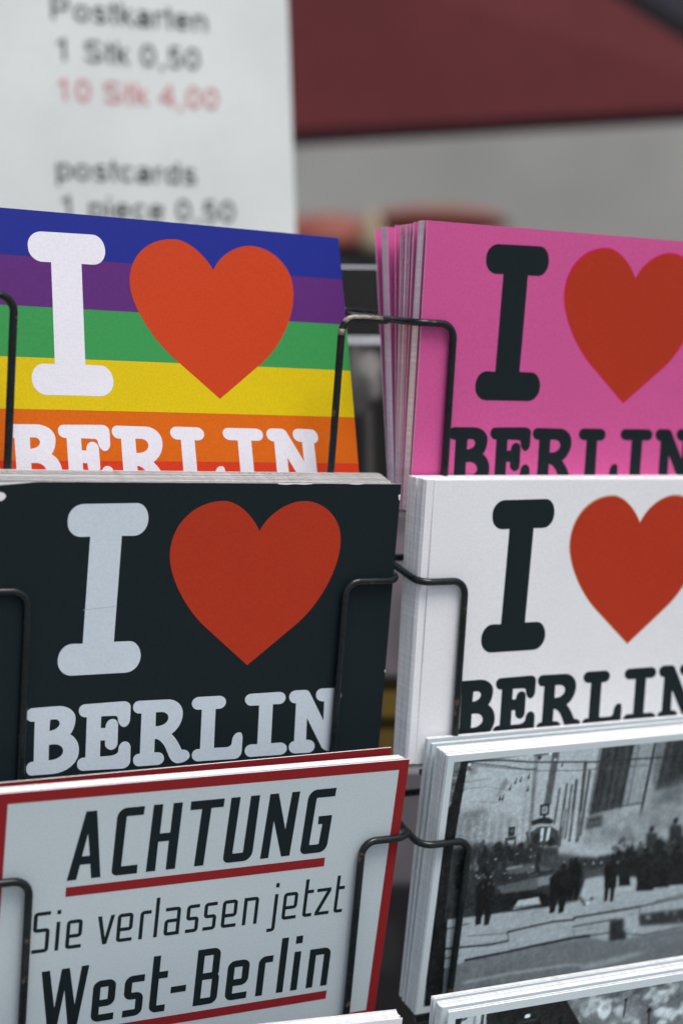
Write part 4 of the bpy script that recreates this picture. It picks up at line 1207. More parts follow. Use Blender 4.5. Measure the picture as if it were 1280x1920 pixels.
def finish_print(name, bm, material, parent, w, k=1.0, bend=None, label=None):
    k = parent.get('_k', k)
    for f in bm.faces:
        f.normal_update()
        if f.normal.z < 0: f.normal_flip()
    for v in bm.verts:
        u, y = v.co.x, v.co.y
        z = w + v.co.z + (bend(u, y) if bend else 0)
        v.co = L3(u, y, z, k)
    me = bpy.data.meshes.new(name); bm.to_mesh(me); bm.free()
    me.materials.append(material)
    o = link(name, me, parent)
    if label: o['label'] = label
    return o

def rect(x0, y0, x1, y1):
    return [(x0, y0), (x1, y0), (x1, y1), (x0, y1)]

# ---------------------------------------------------------------- cards
T = .39                                       # card thickness, millimetres
def sheet_mesh(name, mats, k=1.0, w=148, h=105, bend=None, nu=37, nv=26, holes=None):
    us = [min(i * 4.0, w) for i in range(nu + 1)] if bend else [0, w]
    vs = [min(i * 4.0, h) for i in range(int(math.ceil(h / 4.0)) + 1)] if bend else [0, h]
    V, F, MI = [], [], []
    nx, ny = len(us), len(vs)
    for s in (0, 1):
        for y in vs:
            for x in us:
                z = (bend(x, y) if bend else 0) - (T if s else 0)
                V.append(L3(x, y, z, k))
    o = nx * ny
    for j in range(ny - 1):
        for i in range(nx - 1):
            a = j * nx + i
            F.append((a, a + 1, a + 1 + nx, a + nx)); MI.append(0)
            F.append((o + a, o + a + nx, o + a + 1 + nx, o + a + 1)); MI.append(1)
    for i in range(nx - 1):
        a = i; F.append((a, o + a, o + a + 1, a + 1)); MI.append(2)
        a = (ny - 1) * nx + i; F.append((a, a + 1, o + a + 1, o + a)); MI.append(2)
    for j in range(ny - 1):
        a = j * nx; F.append((a, a + nx, o + a + nx, o + a)); MI.append(2)
        a = j * nx + nx - 1; F.append((a, o + a, o + a + nx, a + nx)); MI.append(2)
    return mesh_from(name, V, F, mats, MI)

KA = .975
def front_card(pose, face, label, group, k=1.0, bend=None, sheet_label=None):
    e = bpy.data.objects.new('postcard', None); C.objects.link(e)
    e.empty_display_size = .02
    e.matrix_world = pose_matrix(POSE[pose], k)
    tag(e, label, 'postcard', group)
    if k != 1.0: e['_k'] = k
    s = link('card_sheet', sheet_mesh('card_sheet', [face, back_mat, edge_mats[0]], k, bend=bend), e)
    return e

def stack_behind(pose, face, layers, label, group, k=1.0, w=148, h=105):
    """layers: (depth at top edge, depth at lower edge, sideways shift, upward shift, tint) in mm, front to rear"""
    base = pose_matrix(POSE[pose], k)
    meshes = [sheet_mesh('postcard', [face, back_mat, em], k, w, h) for em in edge_mats]
    for i, (dt, db, du, dv, tint, *own) in enumerate(layers):
        ang = math.atan2(dt - db, h * k)
        rl = random.uniform(-.0012, .0012)
        m = base @ Matrix.Translation((du * .001, dv * .001, -db * .001)) @ Matrix.Rotation(-ang, 4, 'X') @ Matrix.Rotation(rl, 4, 'Z')
        o = link('postcard', meshes[tint % 4], None, m)
        tag(o, own[0] if own and own[0] else label, 'postcard', group)

def lay(n, t0, b0, pt, pb, du=0., dv=0., ju=.35, jv=.1, step_v=0., label=None):
    return [(t0 + i * pt, b0 + i * pb, du + random.uniform(-ju, ju), dv + i * step_v + random.uniform(-jv, jv), random.randrange(4), label) for i in range(n)]

def slogan(e, card, letter_mat, heart_mat, bend=None, outline=None, only=None):
    for g in ('bigI', 'B', 'E', 'R', 'L', 'I', 'N'):
        loops = [[place(v, card) for v in rounded(l)] for l in GLYPH[g]]
        print_shape('letter', loops, letter_mat, e, .05, bend=bend)
    hl = rounded(GLYPH['heart'][0], 18)
    if outline:
        cx, cy = 93.8, 66.
        o2 = [(v[0] + (v[0] - cx) * .016, v[1] + (v[1] - cy) * .018) for v in hl]
        print_shape('heart_outline', [[place(v, card) for v in o2]], outline, e, .04, bend=bend)
    print_shape('heart', [[place(v, card) for v in hl]], heart_mat, e, .06, bend=bend)

# rainbow card -------------------------------------------------------------
def bow(u, v): return .6 * math.sin(u / 148 * math.pi) + .4 * math.sin(v / 105 * math.pi) - .3
e = front_card('rainbow', INK['blue'], 'rainbow striped I heart BERLIN postcard with white letters, upper left pocket', 'I heart Berlin postcards', bend=bow)
ys = [105, 88.5, 70.8, 53.1, 35.3, 17.9, 0]
for i, c in enumerate(('blue', 'purple', 'green', 'yellow', 'orange', 'red')):
    print_shape('stripe', [rect(.02, ys[i + 1] + .01, 147.98, ys[i] - .02)], INK[c], e, .02, bend=bow, label=c + ' stripe')
slogan(e, 'rainbow', white_ink, heart_bright, bend=bow)

# black card ---------------------------------------------------------------
def bend_black(u, v):
    a = max(0., (34 - u) / 34)
    return 2.6 * a * a * 1.0 + .35 * math.sin(u / 148 * math.pi)
e = front_card('black', black_ink, 'black I heart BERLIN postcard with pale grey letters, middle left pocket', 'I heart Berlin postcards', bend=bend_black)
slogan(e, 'black', pale_ink, heart_dull, bend=bend_black)
# white scuffs where the print has chipped off its edges and corner
for pts in ([(147.2, 101.0), (148, 101.3), (148, 99.0), (147.5, 99.4)], [(147.6, 36.0), (148, 36.4), (148, 35.0)], [(0, 103.8), (6, 104.2), (16, 104.95), (16, 105), (0, 105)],
            [(100, 104.7), (103, 104.5), (106, 104.75), (110, 104.6), (113, 104.8), (113, 105), (100, 105)], [(128, 104.8), (131, 104.7), (133, 105), (127, 105)]):
    print_shape('scuff', [pts], paper, e, .04, bend=bend_black)
print_shape('scuff', [[(4.0, 99.6), (5.4, 99.0), (6.5, 99.8), (6.9, 100.6), (6.2, 101.6), (4.6, 102.0), (3.6, 101.2)]], paper, e, .07, bend=bend_black, label='worn white corner')
print_shape('crease', [[(34.0, 62.5), (44.4, 63.4), (44.4, 63.62), (34.0, 62.7)]], mat('crease_line', (.42, .50, .56), .6, .2), e, .07, bend=bend_black)
stack_behind('black', black_ink, lay(27, .55, .45, .415, .41, -3.1, .1, .4, .06, .075), 'black postcard packed edge-on behind the front black I heart BERLIN card', 'cards packed behind the black card')

# pink card ----------------------------------------------------------------
e = front_card('pink', pink_ink, 'bright pink I heart BERLIN postcard with black letters, upper right pocket', 'I heart Berlin postcards', bend=bow)
slogan(e, 'pink', black_ink, heart_dull, outline=magenta_ink, bend=bow)
P = lay(11, 2.3, 1.2, .40, .40, -.2, 0, .12, label='pink postcard in the tight bundle directly behind the front pink card')
P += [(9.3, 6.0, -.4, -.3, 0), (11.2, 6.5, .3, -.9, 1), (12.6, 6.9, -.3, -.8, 0), (13.1, 7.3, 0, -.7, 3)]
P += lay(4, 14.6, 7.8, .41, .40, -.2, -.9, .15) + lay(3, 18.0, 9.5, .9, .40, -.2, -.9, .2)
P += [(25.2, 10.7, 0, -.3, 0, 'single pink postcard between two dark magenta gaps of the fan'), ]
P += lay(12, 32, 11.6, .40, .40, 0, .2, .12, label='pink postcard in the thick pale-edged bundle near the back of the fan')
P += [(42.8, 17, .3, .6, 0, 'rearmost pink postcard, at the far left end of the fan')]
stack_behind('pink', pink_ink, P, 'loosely fanned pink postcard in the middle of the pink stack', 'cards fanned behind the pink card')

# white card ---------------------------------------------------------------
e = front_card('white', white_face, 'white I heart BERLIN postcard with black letters, middle right pocket', 'I heart Berlin postcards', bend=bow)
slogan(e, 'white', black_ink, heart_dull, outline=tan_ink, bend=bow)
Wl = [(.6, .5, -3.0, .2, 0, 'white postcard sticking out left from just behind the front white card')] + lay(12, 1.1, .95, .42, .40, -3.5, .1, .3, .1) + lay(14, 7.6, 5.4, .43, .40, -3.4, 0, .2, .1, label='white postcard in the greyish rear bundle of the white stack')
stack_behind('white', white_face, Wl, 'white postcard packed edge-on behind the front white I heart BERLIN card', 'cards packed behind the white card')

# sign card: ACHTUNG ---------------------------------------------------------
def stroke(pts, w, r=None, n=7):
    """a pen stroke of width w along a path whose inner corners are rounded; returns quads"""
    r = w / 2 + .12 if r is None else r
    pts = [p for i, p in enumerate(pts) if i == 0 or math.dist(p, pts[i - 1]) > 1e-4]
    path = [Vector(pts[0])]
    for i in range(1, len(pts) - 1):
        c = Vector(pts[i]); a = (Vector(pts[i - 1]) - c); b = (Vector(pts[i + 1]) - c)
        ang = a.angle(b)
        if ang > R(178): path.append(c); continue
        d = min(r / math.tan(ang / 2), a.length * .98, b.length * .98)
        s = c + a.normalized() * d; e2 = c + b.normalized() * d
        for j in range(n + 1):
            t = j / n
            kk = .56
            c1 = s + (c - s) * kk; c2 = e2 + (c - e2) * kk
            path.append(s * (1 - t) ** 3 + c1 * 3 * t * (1 - t) ** 2 + c2 * 3 * t * t * (1 - t) + e2 * t ** 3)
    path.append(Vector(pts[-1]))
    p2 = [path[0]]
    for q in path[1:]:
        if (q - p2[-1]).length > 1e-3: p2.append(q)
    V = []
    for i, q in enumerate(p2):
        d0 = (q - p2[i - 1]).normalized() if i else None
        d1 = (p2[i + 1] - q).normalized() if i < len(p2) - 1 else None
        d = ((d0 or d1) + (d1 or d0)).normalized()
        nn = Vector((-d.y, d.x))
        sc = 1.0
        if d0 and d1: sc = 1 / max(.5, d.dot(d1))
        V += [q + nn * w / 2 * sc, q - nn * w / 2 * sc]
    return V, [(2 * i, 2 * i + 1, 2 * i + 3, 2 * i + 2) for i in range(len(p2) - 1)]

def pen_letter(parent, strokes, w, material, off=.05):
    bm = bmesh.new()
    for q, st in enumerate(strokes):
        if isinstance(st, tuple):                   # ('poly', points)
            vv = [bm.verts.new((x, y, q * .004)) for x, y in st[1]]
            for t in tessellate_polygon([[Vector((x, y, 0)) for x, y in st[1]]]):
                bm.faces.new([vv[i] for i in t])
        else:
            V, F = stroke(st, w)
            bv = [bm.verts.new((v.x, v.y, q * .004)) for v in V]
            for f in F: bm.faces.new([bv[i] for i in f])
    return finish_print('letter', bm, material, parent, off)

def glyph(ch, x0, x1, b, xh, cap, w):
    """square monoline letters between x0 and x1 on baseline b"""
    h = w / 2; l, r_, t, c = x0 + h, x1 - h, xh - h, cap - h; mid = b + (xh - b) * .44
    if ch == 'e': return [[(x1, b + h), (l, b + h), (l, t), (r_, t), (r_, mid), (l + h, mid)]]
    if ch == 's': m2 = b + (xh - b) * .5; return [[(x1, t), (l, t), (l, m2), (r_, m2), (r_, b + h), (x0, b + h)]]
    if ch == 'n': return [[(l, b), (l, xh)], [(l + h, t), (r_, t), (r_, b)]]
    if ch == 'r': return [[(l, b), (l, t), (x1, t)]]
    if ch == 'l': return [[(l, b), (l, cap)]]
    if ch == 'i': return [[(l, b), (l, xh)], [(l, cap - w * 1.15), (l, cap)]]
    if ch == 'a': return [[(x0 + .1, t), (r_, t), (r_, b)], [(r_ - h, b + h), (l, b + h), (l, mid + .9), (r_ - h, mid + .9)]]
    if ch == 't': return [[(l, cap), (l, b + h), (x1, b + h)], [(l + h, t), (x1, t)]]
    if ch == 'z': return [('poly', [(x0, xh), (x1, xh), (x1, xh - w), (x0 + w * 1.25, b + w), (x1, b + w), (x1, b), (x0, b), (x0, b + w), (x1 - w * 1.25, xh - w), (x0, xh - w)])]
    if ch == 'v': m = (x0 + x1) / 2; return [('poly', [(x0, xh), (x0 + w * 1.06, xh), (m, b + w * 1.9), (x1 - w * 1.06, xh), (x1, xh), (m + w * .56, b), (m - w * .56, b)])]
    if ch == 'j': return [[(x0, b - 4.0 + h), (r_, b - 4.0 + h), (r_, xh)], [(r_, cap - w * 1.3), (r_, cap)]]
    if ch == 'S': m2 = b + (cap - b) * .55; return [[(x1, c), (l, c), (l, m2), (r_, m2), (r_, b + h), (x0, b + h)]]
    if ch == 'B': m2 = b + (cap - b) * .51; return [[(l, b), (l, cap)], [(l + h, c), (r_ - .3, c), (r_ - .3, m2), (l + h, m2)], [(r_ - .3 - h * .9, m2), (r_, m2), (r_, b + h), (l + h, b + h)]]
    if ch == '-': return [[(x0, (b + xh) / 2), (x1, (b + xh) / 2)]]

e = front_card('achtung', grey_face, 'red bordered ACHTUNG Sie verlassen jetzt West-Berlin postcard, third pocket on the left', 'red bordered warning postcards', k=KA)
def red_border(e, off=.03):
    b = 3.8
    bm = bmesh.new()
    o = [(.02, .02), (147.98, .02), (147.98, 104.98), (.02, 104.98)]; i = [(b, b), (148 - b, b), (148 - b, 105 - b), (b, 105 - b)]
    ov = [bm.verts.new((x, y, 0)) for x, y in o]; iv = [bm.verts.new((x, y, 0)) for x, y in i]
    for q in range(4): bm.faces.new((ov[q], ov[(q + 1) % 4], iv[(q + 1) % 4], iv[q]))
    return finish_print('border', bm, border_ink, e, off)
red_border(e)
print_shape('underline', [rect(24.9, 66.1, 118.8, 69.5)], border_ink, e, .05)
print_shape('underline', [rect(20.5, 11.6, 126.5, 15.0)], border_ink, e, .05)
b0, c0, w0 = 71.9, 96.3, 3.3
PL = lambda pts: pen_letter(e, [('poly', pts)], 1, black_ink)
# ACHTUNG in heavy capitals
print_shape('letter', [[(24.9, b0), (28.1, b0), (29.0, 77.2), (32.4, 77.2), (33.1, b0), (36.3, b0), (33.2, c0 - .1), (29.6, c0 - .1)], [(29.4, 80.2), (30.8, 88.2), (32.0, 80.2)]], black_ink, e, .05)
print_shape('letter', [rounded([(39.9, 71.8, 2, 2.2), (48.8, 71.8, 0, 0), (48.8, 75.0, 0, 0), (43.1, 75.0, 0, 0), (43.5, 93.1, .3, .3), (49.3, 93.1, 0, 0), (49.5, 96.2, 0, 0), (40.2, 96.2, 3.2, 3.6)])], black_ink, e, .05)
print_shape('letter', [[(51.9, b0), (55.2, b0), (55.3, 82.6), (59.0, 82.6), (58.9, b0), (62.2, b0), (62.7, c0), (59.4, c0), (59.2, 85.6), (55.6, 85.6), (55.8, c0), (52.5, c0)]], black_ink, e, .05)
print_shape('letter', [[(69.0, b0), (72.4, b0), (73.2, 93.2), (77.6, 93.2), (77.7, c0), (65.6, c0), (65.6, 93.1), (69.8, 93.1)]], black_ink, e, .05)
print_shape('letter', [rounded([(79.4, 71.8, 2.2, 2.2), (90.2, 71.8, 3.2, 3.6), (90.7, c0, 0, 0), (87.3, c0, 0, 0), (86.6, 75.1, .4, .4), (82.7, 75.1, .4, .4), (83.5, c0, 0, 0), (80.1, c0, 0, 0)])], black_ink, e, .05)
print_shape('letter', [[(93.4, b0), (96.5, b0), (97.0, 86.1), (101.4, b0), (104.6, b0), (105.8, c0), (102.8, c0), (101.8, 82.2), (97.7, c0), (94.5, c0)]], black_ink, e, .05)
print_shape('letter', [rounded([(108.5, 71.8, 2.2, 2.2), (118.9, 71.8, 3.0, 3.2), (119.5, 86.0, 0, 0), (114.2, 86.0, 0, 0), (114.3, 82.9, 0, 0), (116.0, 82.9, 0, 0), (115.5, 75.1, .4, .4), (111.8, 75.1, .4, .4), (112.6, 93.2, .4, .4), (119.7, 93.2, 0, 0), (119.9, 96.4, 0, 0), (109.3, 96.4, 3.2, 3.6)])], black_ink, e, .05)
# Sie verlassen jetzt
for ch, x0, x1 in (('S', 15.0, 20.6), ('i', 22.7, 24.0), ('e', 26.2, 31.6), ('v', 36.7, 42.6), ('e', 43.6, 49.1), ('r', 51.5, 55.4), ('l', 56.8, 58.1), ('a', 60.4, 66.0),
                   ('s', 68.2, 72.8), ('s', 74.6, 79.3), ('e', 81.3, 86.9), ('n', 89.3, 94.9), ('j', 99.1, 102.2), ('e', 104.4, 110.0), ('t', 112.5, 116.1), ('z', 117.4, 123.0), ('t', 124.9, 128.4)):
    pen_letter(e, glyph(ch, x0, x1, 46.7, 57.3, 61.6, 1.3), 1.3, black_ink)
# West-Berlin
pen_letter(e, [('poly', [(19.0, 39.5), (21.8, 39.5), (24.3, 25.1), (25.8, 39.5), (28.5, 39.5), (31.2, 25.3), (32.6, 39.6), (35.2, 39.6), (32.6, 17.3), (29.4, 17.3), (27.3, 31.4), (25.6, 17.3), (22.4, 17.3)])], 1, black_ink)
for ch, x0, x1 in (('e', 37.2, 45.2), ('s', 48.3, 55.3), ('t', 57.8, 63.6), ('-', 65.2, 70.8), ('B', 74.0, 82.9), ('e', 85.9, 94.2), ('r', 97.7, 103.2), ('l', 105.8, 108.4), ('i', 111.4, 114.0), ('n', 117.6, 126.1)):
    pen_letter(e, glyph(ch, x0, x1, 17.3, 33.0, 39.3, 2.65 if ch != '-' else 2.5), 2.65 if ch != '-' else 2.5, black_ink)
stack_behind('achtung', grey_face, lay(8, .6, .5, .42, .40, -1.9, .1, .5, .12), 'red bordered warning card in the thin bundle just behind the front ACHTUNG card', 'cards packed behind the warning card', KA)
e = bpy.data.objects.new('postcard', None); C.objects.link(e)
e.matrix_world = pose_matrix(POSE['achtung'], KA) @ Matrix.Translation((-.0042, .0019, -.0066)) @ Matrix.Translation((.074, .105, 0)) @ Matrix.Rotation(.0105, 4, 'Z') @ Matrix.Translation((-.074, -.105, 0))
tag(e, 'red bordered postcard standing slightly crooked, rearmost behind the ACHTUNG card', 'postcard', 'red bordered warning postcards')
e['_k'] = KA
link('card_sheet', sheet_mesh('card_sheet', [grey_face, back_mat, edge_mats[0]], KA), e)
red_border(e)

# ---------------------------------------------------------------- photographs printed on cards
def soften(img, s):
    if s < .3: return img
    r = int(math.ceil(s * 2.5)); x = np.arange(-r, r + 1); kx = np.exp(-x * x / (2 * s * s)); kx /= kx.sum()
    p = np.pad(img, ((r, r), (0, 0)), 'edge'); a = sum(kx[i] * p[i:i + img.shape[0]] for i in range(2 * r + 1))
    p = np.pad(a, ((0, 0), (r, r)), 'edge'); return sum(kx[i] * p[:, i:i + img.shape[1]] for i in range(2 * r + 1))

def draw_print(shapes, w, h, res=3.2, bg=100, umax=None):
    nx, ny = int(w * res), int(h * res)
    img = np.full((ny, nx), float(bg))
    def area(pts, pad):
        a = np.array(pts); x0, y0 = a.min(0) - pad; x1, y1 = a.max(0) + pad
        i0, i1 = max(0, int(x0 * res)), min(nx, int(x1 * res) + 2); j0, j1 = max(0, int(y0 * res)), min(ny, int(y1 * res) + 2)
        return i0, i1, j0, j1
    for s in shapes:
        kind, pts, g = s[0], s[1], s[2]
        if kind == 'p': blur, al, pad = s[3], s[4], s[3] * 3 + .6; box = area(pts, pad)
        elif kind == 'l': wd, blur, al = s[3], s[4], s[5]; pad = wd + blur * 3 + .6; box = area(pts, pad)
        else: (rx, ry), blur, al = s[3], s[4], s[5]; pad = max(rx, ry) + blur * 3 + .6; box = area([pts], pad)
        i0, i1, j0, j1 = box
        if i1 - i0 < 1 or j1 - j0 < 1: continue
        ss = 2
        X, Y = np.meshgrid((np.arange(i0 * ss, i1 * ss) + .5) / res / ss, (np.arange(j0 * ss, j1 * ss) + .5) / res / ss)
        if kind == 'p':
            M = np.zeros_like(X, bool); n = len(pts)
            for q in range(n):
                (xa, ya), (xb, yb) = pts[q - 1], pts[q]
                if ya == yb: continue
                c = ((ya > Y) != (yb > Y)) & (X < (xb - xa) * (Y - ya) / (yb - ya) + xa)
                M ^= c
            M = M.astype(float)
        elif kind == 'l':
            D = np.full(X.shape, 1e9)
            for q in range(len(pts) - 1):
                a = np.array(pts[q]); b = np.array(pts[q + 1]); d = b - a; L = max(1e-6, (d * d).sum())
                t = np.clip(((X - a[0]) * d[0] + (Y - a[1]) * d[1]) / L, 0, 1)
                D = np.minimum(D, np.hypot(X - a[0] - t * d[0], Y - a[1] - t * d[1]))
            M = np.clip((wd / 2 - D) * res * ss + .5, 0, 1)
        else:
            M = (np.hypot((X - pts[0]) / rx, (Y - pts[1]) / ry) < 1).astype(float)
        M = M.reshape(j1 - j0, ss, i1 - i0, ss).mean((1, 3))
        M = soften(M, blur * res * .6) * al
        img[j0:j1, i0:i1] = img[j0:j1, i0:i1] * (1 - M) + g * M
    return img, nx, ny

def photo_print(parent, img, nx, ny, u0, v0, u1, v1, w, k=1.0, tint=(1.32, 1.58, 1.68)):
    X, Y = np.meshgrid(np.linspace(u0, u1, nx), np.linspace(v0, v1, ny))
    V = np.stack([(X - 74) * .001 * k, Y * .001 * k, np.full_like(X, w * .001)], -1).reshape(-1, 3)
    I = (np.arange(ny - 1)[:, None] * nx + np.arange(nx - 1)[None]).ravel()
    F = np.stack([I, I + 1, I + 1 + nx, I + nx], -1)
    me = bpy.data.meshes.new('photo_print')
    me.vertices.add(len(V)); me.vertices.foreach_set('co', V.ravel())
    me.loops.add(F.size); me.loops.foreach_set('vertex_index', F.ravel().astype(np.int32))
    me.polygons.add(len(F)); me.polygons.foreach_set('loop_start', np.arange(0, F.size, 4, dtype=np.int32)); me.polygons.foreach_set('loop_total', np.full(len(F), 4, dtype=np.int32))
    me.update(); me.validate()
    rng = np.random.default_rng(3)
    img = soften(img, .35) + soften(rng.normal(0, 9, img.shape), .7) + soften(rng.normal(0, 16, img.shape), 1.6) + soften(rng.normal(0, 30, img.shape), 5)
    g = np.clip(img, 14, 255) / 255
    l = np.where(g <= .04045, g / 12.92, ((g + .055) / 1.055) ** 2.4).reshape(-1, 1)
    col = np.concatenate([l * np.array([tint]), np.ones((len(l), 1))], 1) if l.shape[0] == len(V) else None
    at = me.color_attributes.new('print', 'FLOAT_COLOR', 'POINT')
    at.data.foreach_set('color', col.ravel().astype(np.float32))
    me.materials.append(photo_ink)
    return link('photo_print', me, parent)

KP = .975
e = front_card('photo', photo_white, 'white edged monochrome postcard of soldiers and a tank, third pocket on the right', 'black and white photo postcards', k=KP)
img, nx, ny = draw_print([s for s in STREET], 148, 105, 2.7, 150)
i0, i1, j0, j1 = int(2.7 * 2.7), int(145.3 * 2.7), int(2.7 * 2.7), int(102.3 * 2.7)
photo_print(e, img[j0:j1, i0:i1], i1 - i0, j1 - j0, 2.7, 2.7, 145.3, 102.3, .04, KP)
stack_behind('photo', photo_white, lay(18, .5, .45, .45, .41, -.2, 0, .3, .12) + lay(3, 10.6, 8.6, .5, .41, -.3, .2, .3, .1, label='one of three white edged cards in the middle of the street scene stack') + lay(4, 14.8, 11.3, .5, .41, 0, .4, .3, .1, label='one of the rearmost white edged cards of the street scene stack'), 'white edged postcard packed edge-on behind the monochrome street scene card', 'cards packed behind the street scene card', KP)

e = front_card('clouds', photo_white, 'white edged monochrome postcard of a cloudy sky over a dark roof, lowest on the right', 'black and white photo postcards')
img, nx, ny = draw_print(CLOUDS, 148, 105, 2.4, 96)
i0, i1, j0, j1 = int(2.8 * 2.4), int(145.2 * 2.4), int(2.8 * 2.4), int(102.2 * 2.4)
photo_print(e, img[j0:j1, i0:i1], i1 - i0, j1 - j0, 2.8, 2.8, 145.2, 102.2, .04)
stack_behind('clouds', photo_white, lay(2, .5, .45, .45, .40, .2, 0, .3, .2) + lay(10, 3.2, 2.2, .45, .4, -.8, .1, .3, .2) + lay(5, 9.4, 7.2, .5, .4, -.4, .1, .3, .2), 'white edged postcard packed behind the cloudy sky card', 'cards packed behind the cloudy sky card')

e = front_card('lowleft', white_face, 'plain white topped postcard barely showing at the bottom edge, lowest on the left', 'postcards in the lowest left pocket')
stack_behind('lowleft', white_face, lay(10, .6, .5, .5, .45, -.6, 0, .5, .2), 'white card packed behind the lowest left postcard', 'cards packed behind the lowest left postcard')

# ---------------------------------------------------------------- wire rack
def tube(name, pts, rad, material, parent, corner=4.2, k=.001, segs=14, n=7, cap=True):
    P_ = [Vector(p) for p in pts]
    path = [P_[0]]
    for i in range(1, len(P_) - 1):
        c = P_[i]; a = P_[i - 1] - c; b = P_[i + 1] - c
        d = min(corner, a.length * .45, b.length * .45)
        s = c + a.normalized() * d; e2 = c + b.normalized() * d
        for j in range(n + 1):
            t = j / n; c1 = s + (c - s) * .56; c2 = e2 + (c - e2) * .56
            path.append(s * (1 - t) ** 3 + c1 * 3 * t * (1 - t) ** 2 + c2 * 3 * t * t * (1 - t) + e2 * t ** 3)
    path.append(P_[-1])
    # subdivide long straights so that a hand-bent wire can wander a little
    full = [path[0]]
    for q in path[1:]:
        L = (q - full[-1]).length; m = max(1, int(L / 9)); p0 = full[-1]
        for j in range(1, m + 1): full.append(p0.lerp(q, j / m))
    path = full
    V, F = [], []
    t0 = (path[1] - path[0]).normalized(); nrm = t0.orthogonal().normalized()
    for i, q in enumerate(path):
        t1 = ((path[min(i + 1, len(path) - 1)]) - path[max(i - 1, 0)]).normalized()
        nrm = (nrm - t1 * nrm.dot(t1)).normalized(); bn = t1.cross(nrm)
        for s in range(segs):
            a = 2 * math.pi * s / segs
            V.append((q + (nrm * math.cos(a) + bn * math.sin(a)) * rad) * k)
    for i in range(len(path) - 1):
        for s in range(segs):
            a = i * segs + s; b = i * segs + (s + 1) % segs
            F.append((a, b, b + segs, a + segs))
    F.append(tuple(range(segs))[::-1]); F.append(tuple((len(path) - 1) * segs + s for s in range(segs)))
    me = mesh_from(name, V, F, [material], None, True)
    return link(name, me, parent)

rack = bpy.data.objects.new('postcard_rack', None); C.objects.link(rack)
rack.location = (.02, .56, 0)
tag(rack, 'black painted bent wire postcard rack holding two columns of card stacks', 'rack')
bpy.context.view_layer.update()
inv_rack = Matrix.Translation(rack.location).inverted()

def in_pose(m, pts, lift=0):
    """points given in card millimetres of the frame m, turned into rack millimetres"""
    q = inv_rack @ m
    return [tuple((q @ Vector(((u - 74) * .001, v * .001, w * .001))) * 1000) for u, v, w in pts]

row1 = list(POSE['black']); row1[3] -= .003; row1[4] += -.004; row1[5] += .099
ROWS = [
 # frame, left wire u, right wire u, hoop height left, right, leg u left, right, depth
 (pose_matrix(row1), 14.9, 130.6, 64.6, 64.2, -1.8, 150.2, -38),
 (pose_matrix(POSE['black']), 15.2, 128.2, 69.9, 70.1, -1.8, 149.7, -36),
 (pose_matrix(POSE['achtung'], KA), 13.6, 130.6, 73.0, 73.2, -1.8, 149.7, -36),
 (pose_matrix(POSE['lowleft']), 14.0, 130.6, 70.0, 70.0, -1.8, 149.7, -36),
 (pose_matrix(POSE['pink']), 12.4, 131, 68.8, 68.8, -3.6, 150.0, -48),
 (pose_matrix(POSE['white']), 14.4, 131, 68.5, 68.5, -4.9, 150.0, -36),
 (pose_matrix(POSE['photo'], KP), 14.0, 129, 69.5, 69.5, -6.2, 146.0, -36),
 (pose_matrix(POSE['clouds']), 14.4, 131, 70.0, 70.0, -4.0, 150.0, -36),
]
for i, (m, ul, ur, hl, hr, ll, lr, dep) in enumerate(ROWS):
    w = 2.0
    bl = ul + (.2 if i != 2 else 1.6); br = ur + (0 if i != 2 else 3.0)
    lift = (0, 6, 4, 4, .5, 5, 2, 2)[i]
    pts = [(ll, hl + lift, dep), (ll, hl, w), (ul, hl, w), (bl, -4, w), (br, -4, w), (ur, hr, w), (lr, hr, w), (lr, hr + lift, dep)]
    tube('pocket_wire', in_pose(m, pts), 1.33, wire_mat, rack, corner=5.2)
    tube('crossbar', in_pose(m, [(-14, hl + 1.2, dep - 1.5), (163, hr + 1.2, dep - 1.5)]), 1.4, wire_mat, rack)
    tube('shelf_wire', in_pose(m, [(4, -4.4, -3), (144, -4.4, -3)]), 1.2, wire_mat, rack)
    for uu in (30, 118):
        tube('shelf_wire', in_pose(m, [(uu, -4.0, w), (uu, -6.2, dep), (uu, hl, dep - 1.5)]), 1.2, wire_mat, rack)
# weld beads where the hoops meet the crossbars
def weld(m, u, v, w, r):
    bm = bmesh.new(); bmesh.ops.create_icosphere(bm, subdivisions=2, radius=r * .001)
    c = Vector(in_pose(m, [(u, v, w)])[0]) * .001
    for q in bm.verts: q.co = q.co * random.uniform(.88, 1.1) + c
    me = bpy.data.meshes.new('weld_bead'); bm.to_mesh(me); bm.free(); me.materials.append(wire_mat)
    me.polygons.foreach_set('use_smooth', [True] * len(me.polygons)); link('weld_bead', me, rack)
for i, (m, ul, ur, hl, hr, ll, lr, dep) in enumerate(ROWS):
    weld(m, ll, hl + 1.2, dep, 2.1); weld(m, lr, hr + 1.2, dep, 2.1)
# bare rubbed metal on the top left bend, its streak also painting a highlight
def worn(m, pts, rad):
    tube('bare_patch_highlight', in_pose(m, pts), rad, bare_wire_highlight, rack, corner=3.8)
m0 = ROWS[0][0]
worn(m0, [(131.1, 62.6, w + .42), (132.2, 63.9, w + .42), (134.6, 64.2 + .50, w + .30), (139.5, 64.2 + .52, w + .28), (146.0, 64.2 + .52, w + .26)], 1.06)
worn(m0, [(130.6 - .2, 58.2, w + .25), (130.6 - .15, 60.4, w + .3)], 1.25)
for x, y in ((-.105, .53), (.02, .60), (.17, .655)):
    tube('upright_post', [((x - rack.location.x) * 1000, (y - rack.location.y) * 1000, 0), ((x - rack.location.x) * 1000, (y - rack.location.y) * 1000, 1505)], 4, wire_mat, rack) if x != .02 else None

# ---------------------------------------------------------------- far side of the rack, seen out of focus through the gap
def at(px, py, d):                             # place something d metres away along a line of sight
    return Vector(((px - 640) / 2667 * d, d, EYE + (930 - py) / 2667 * d))

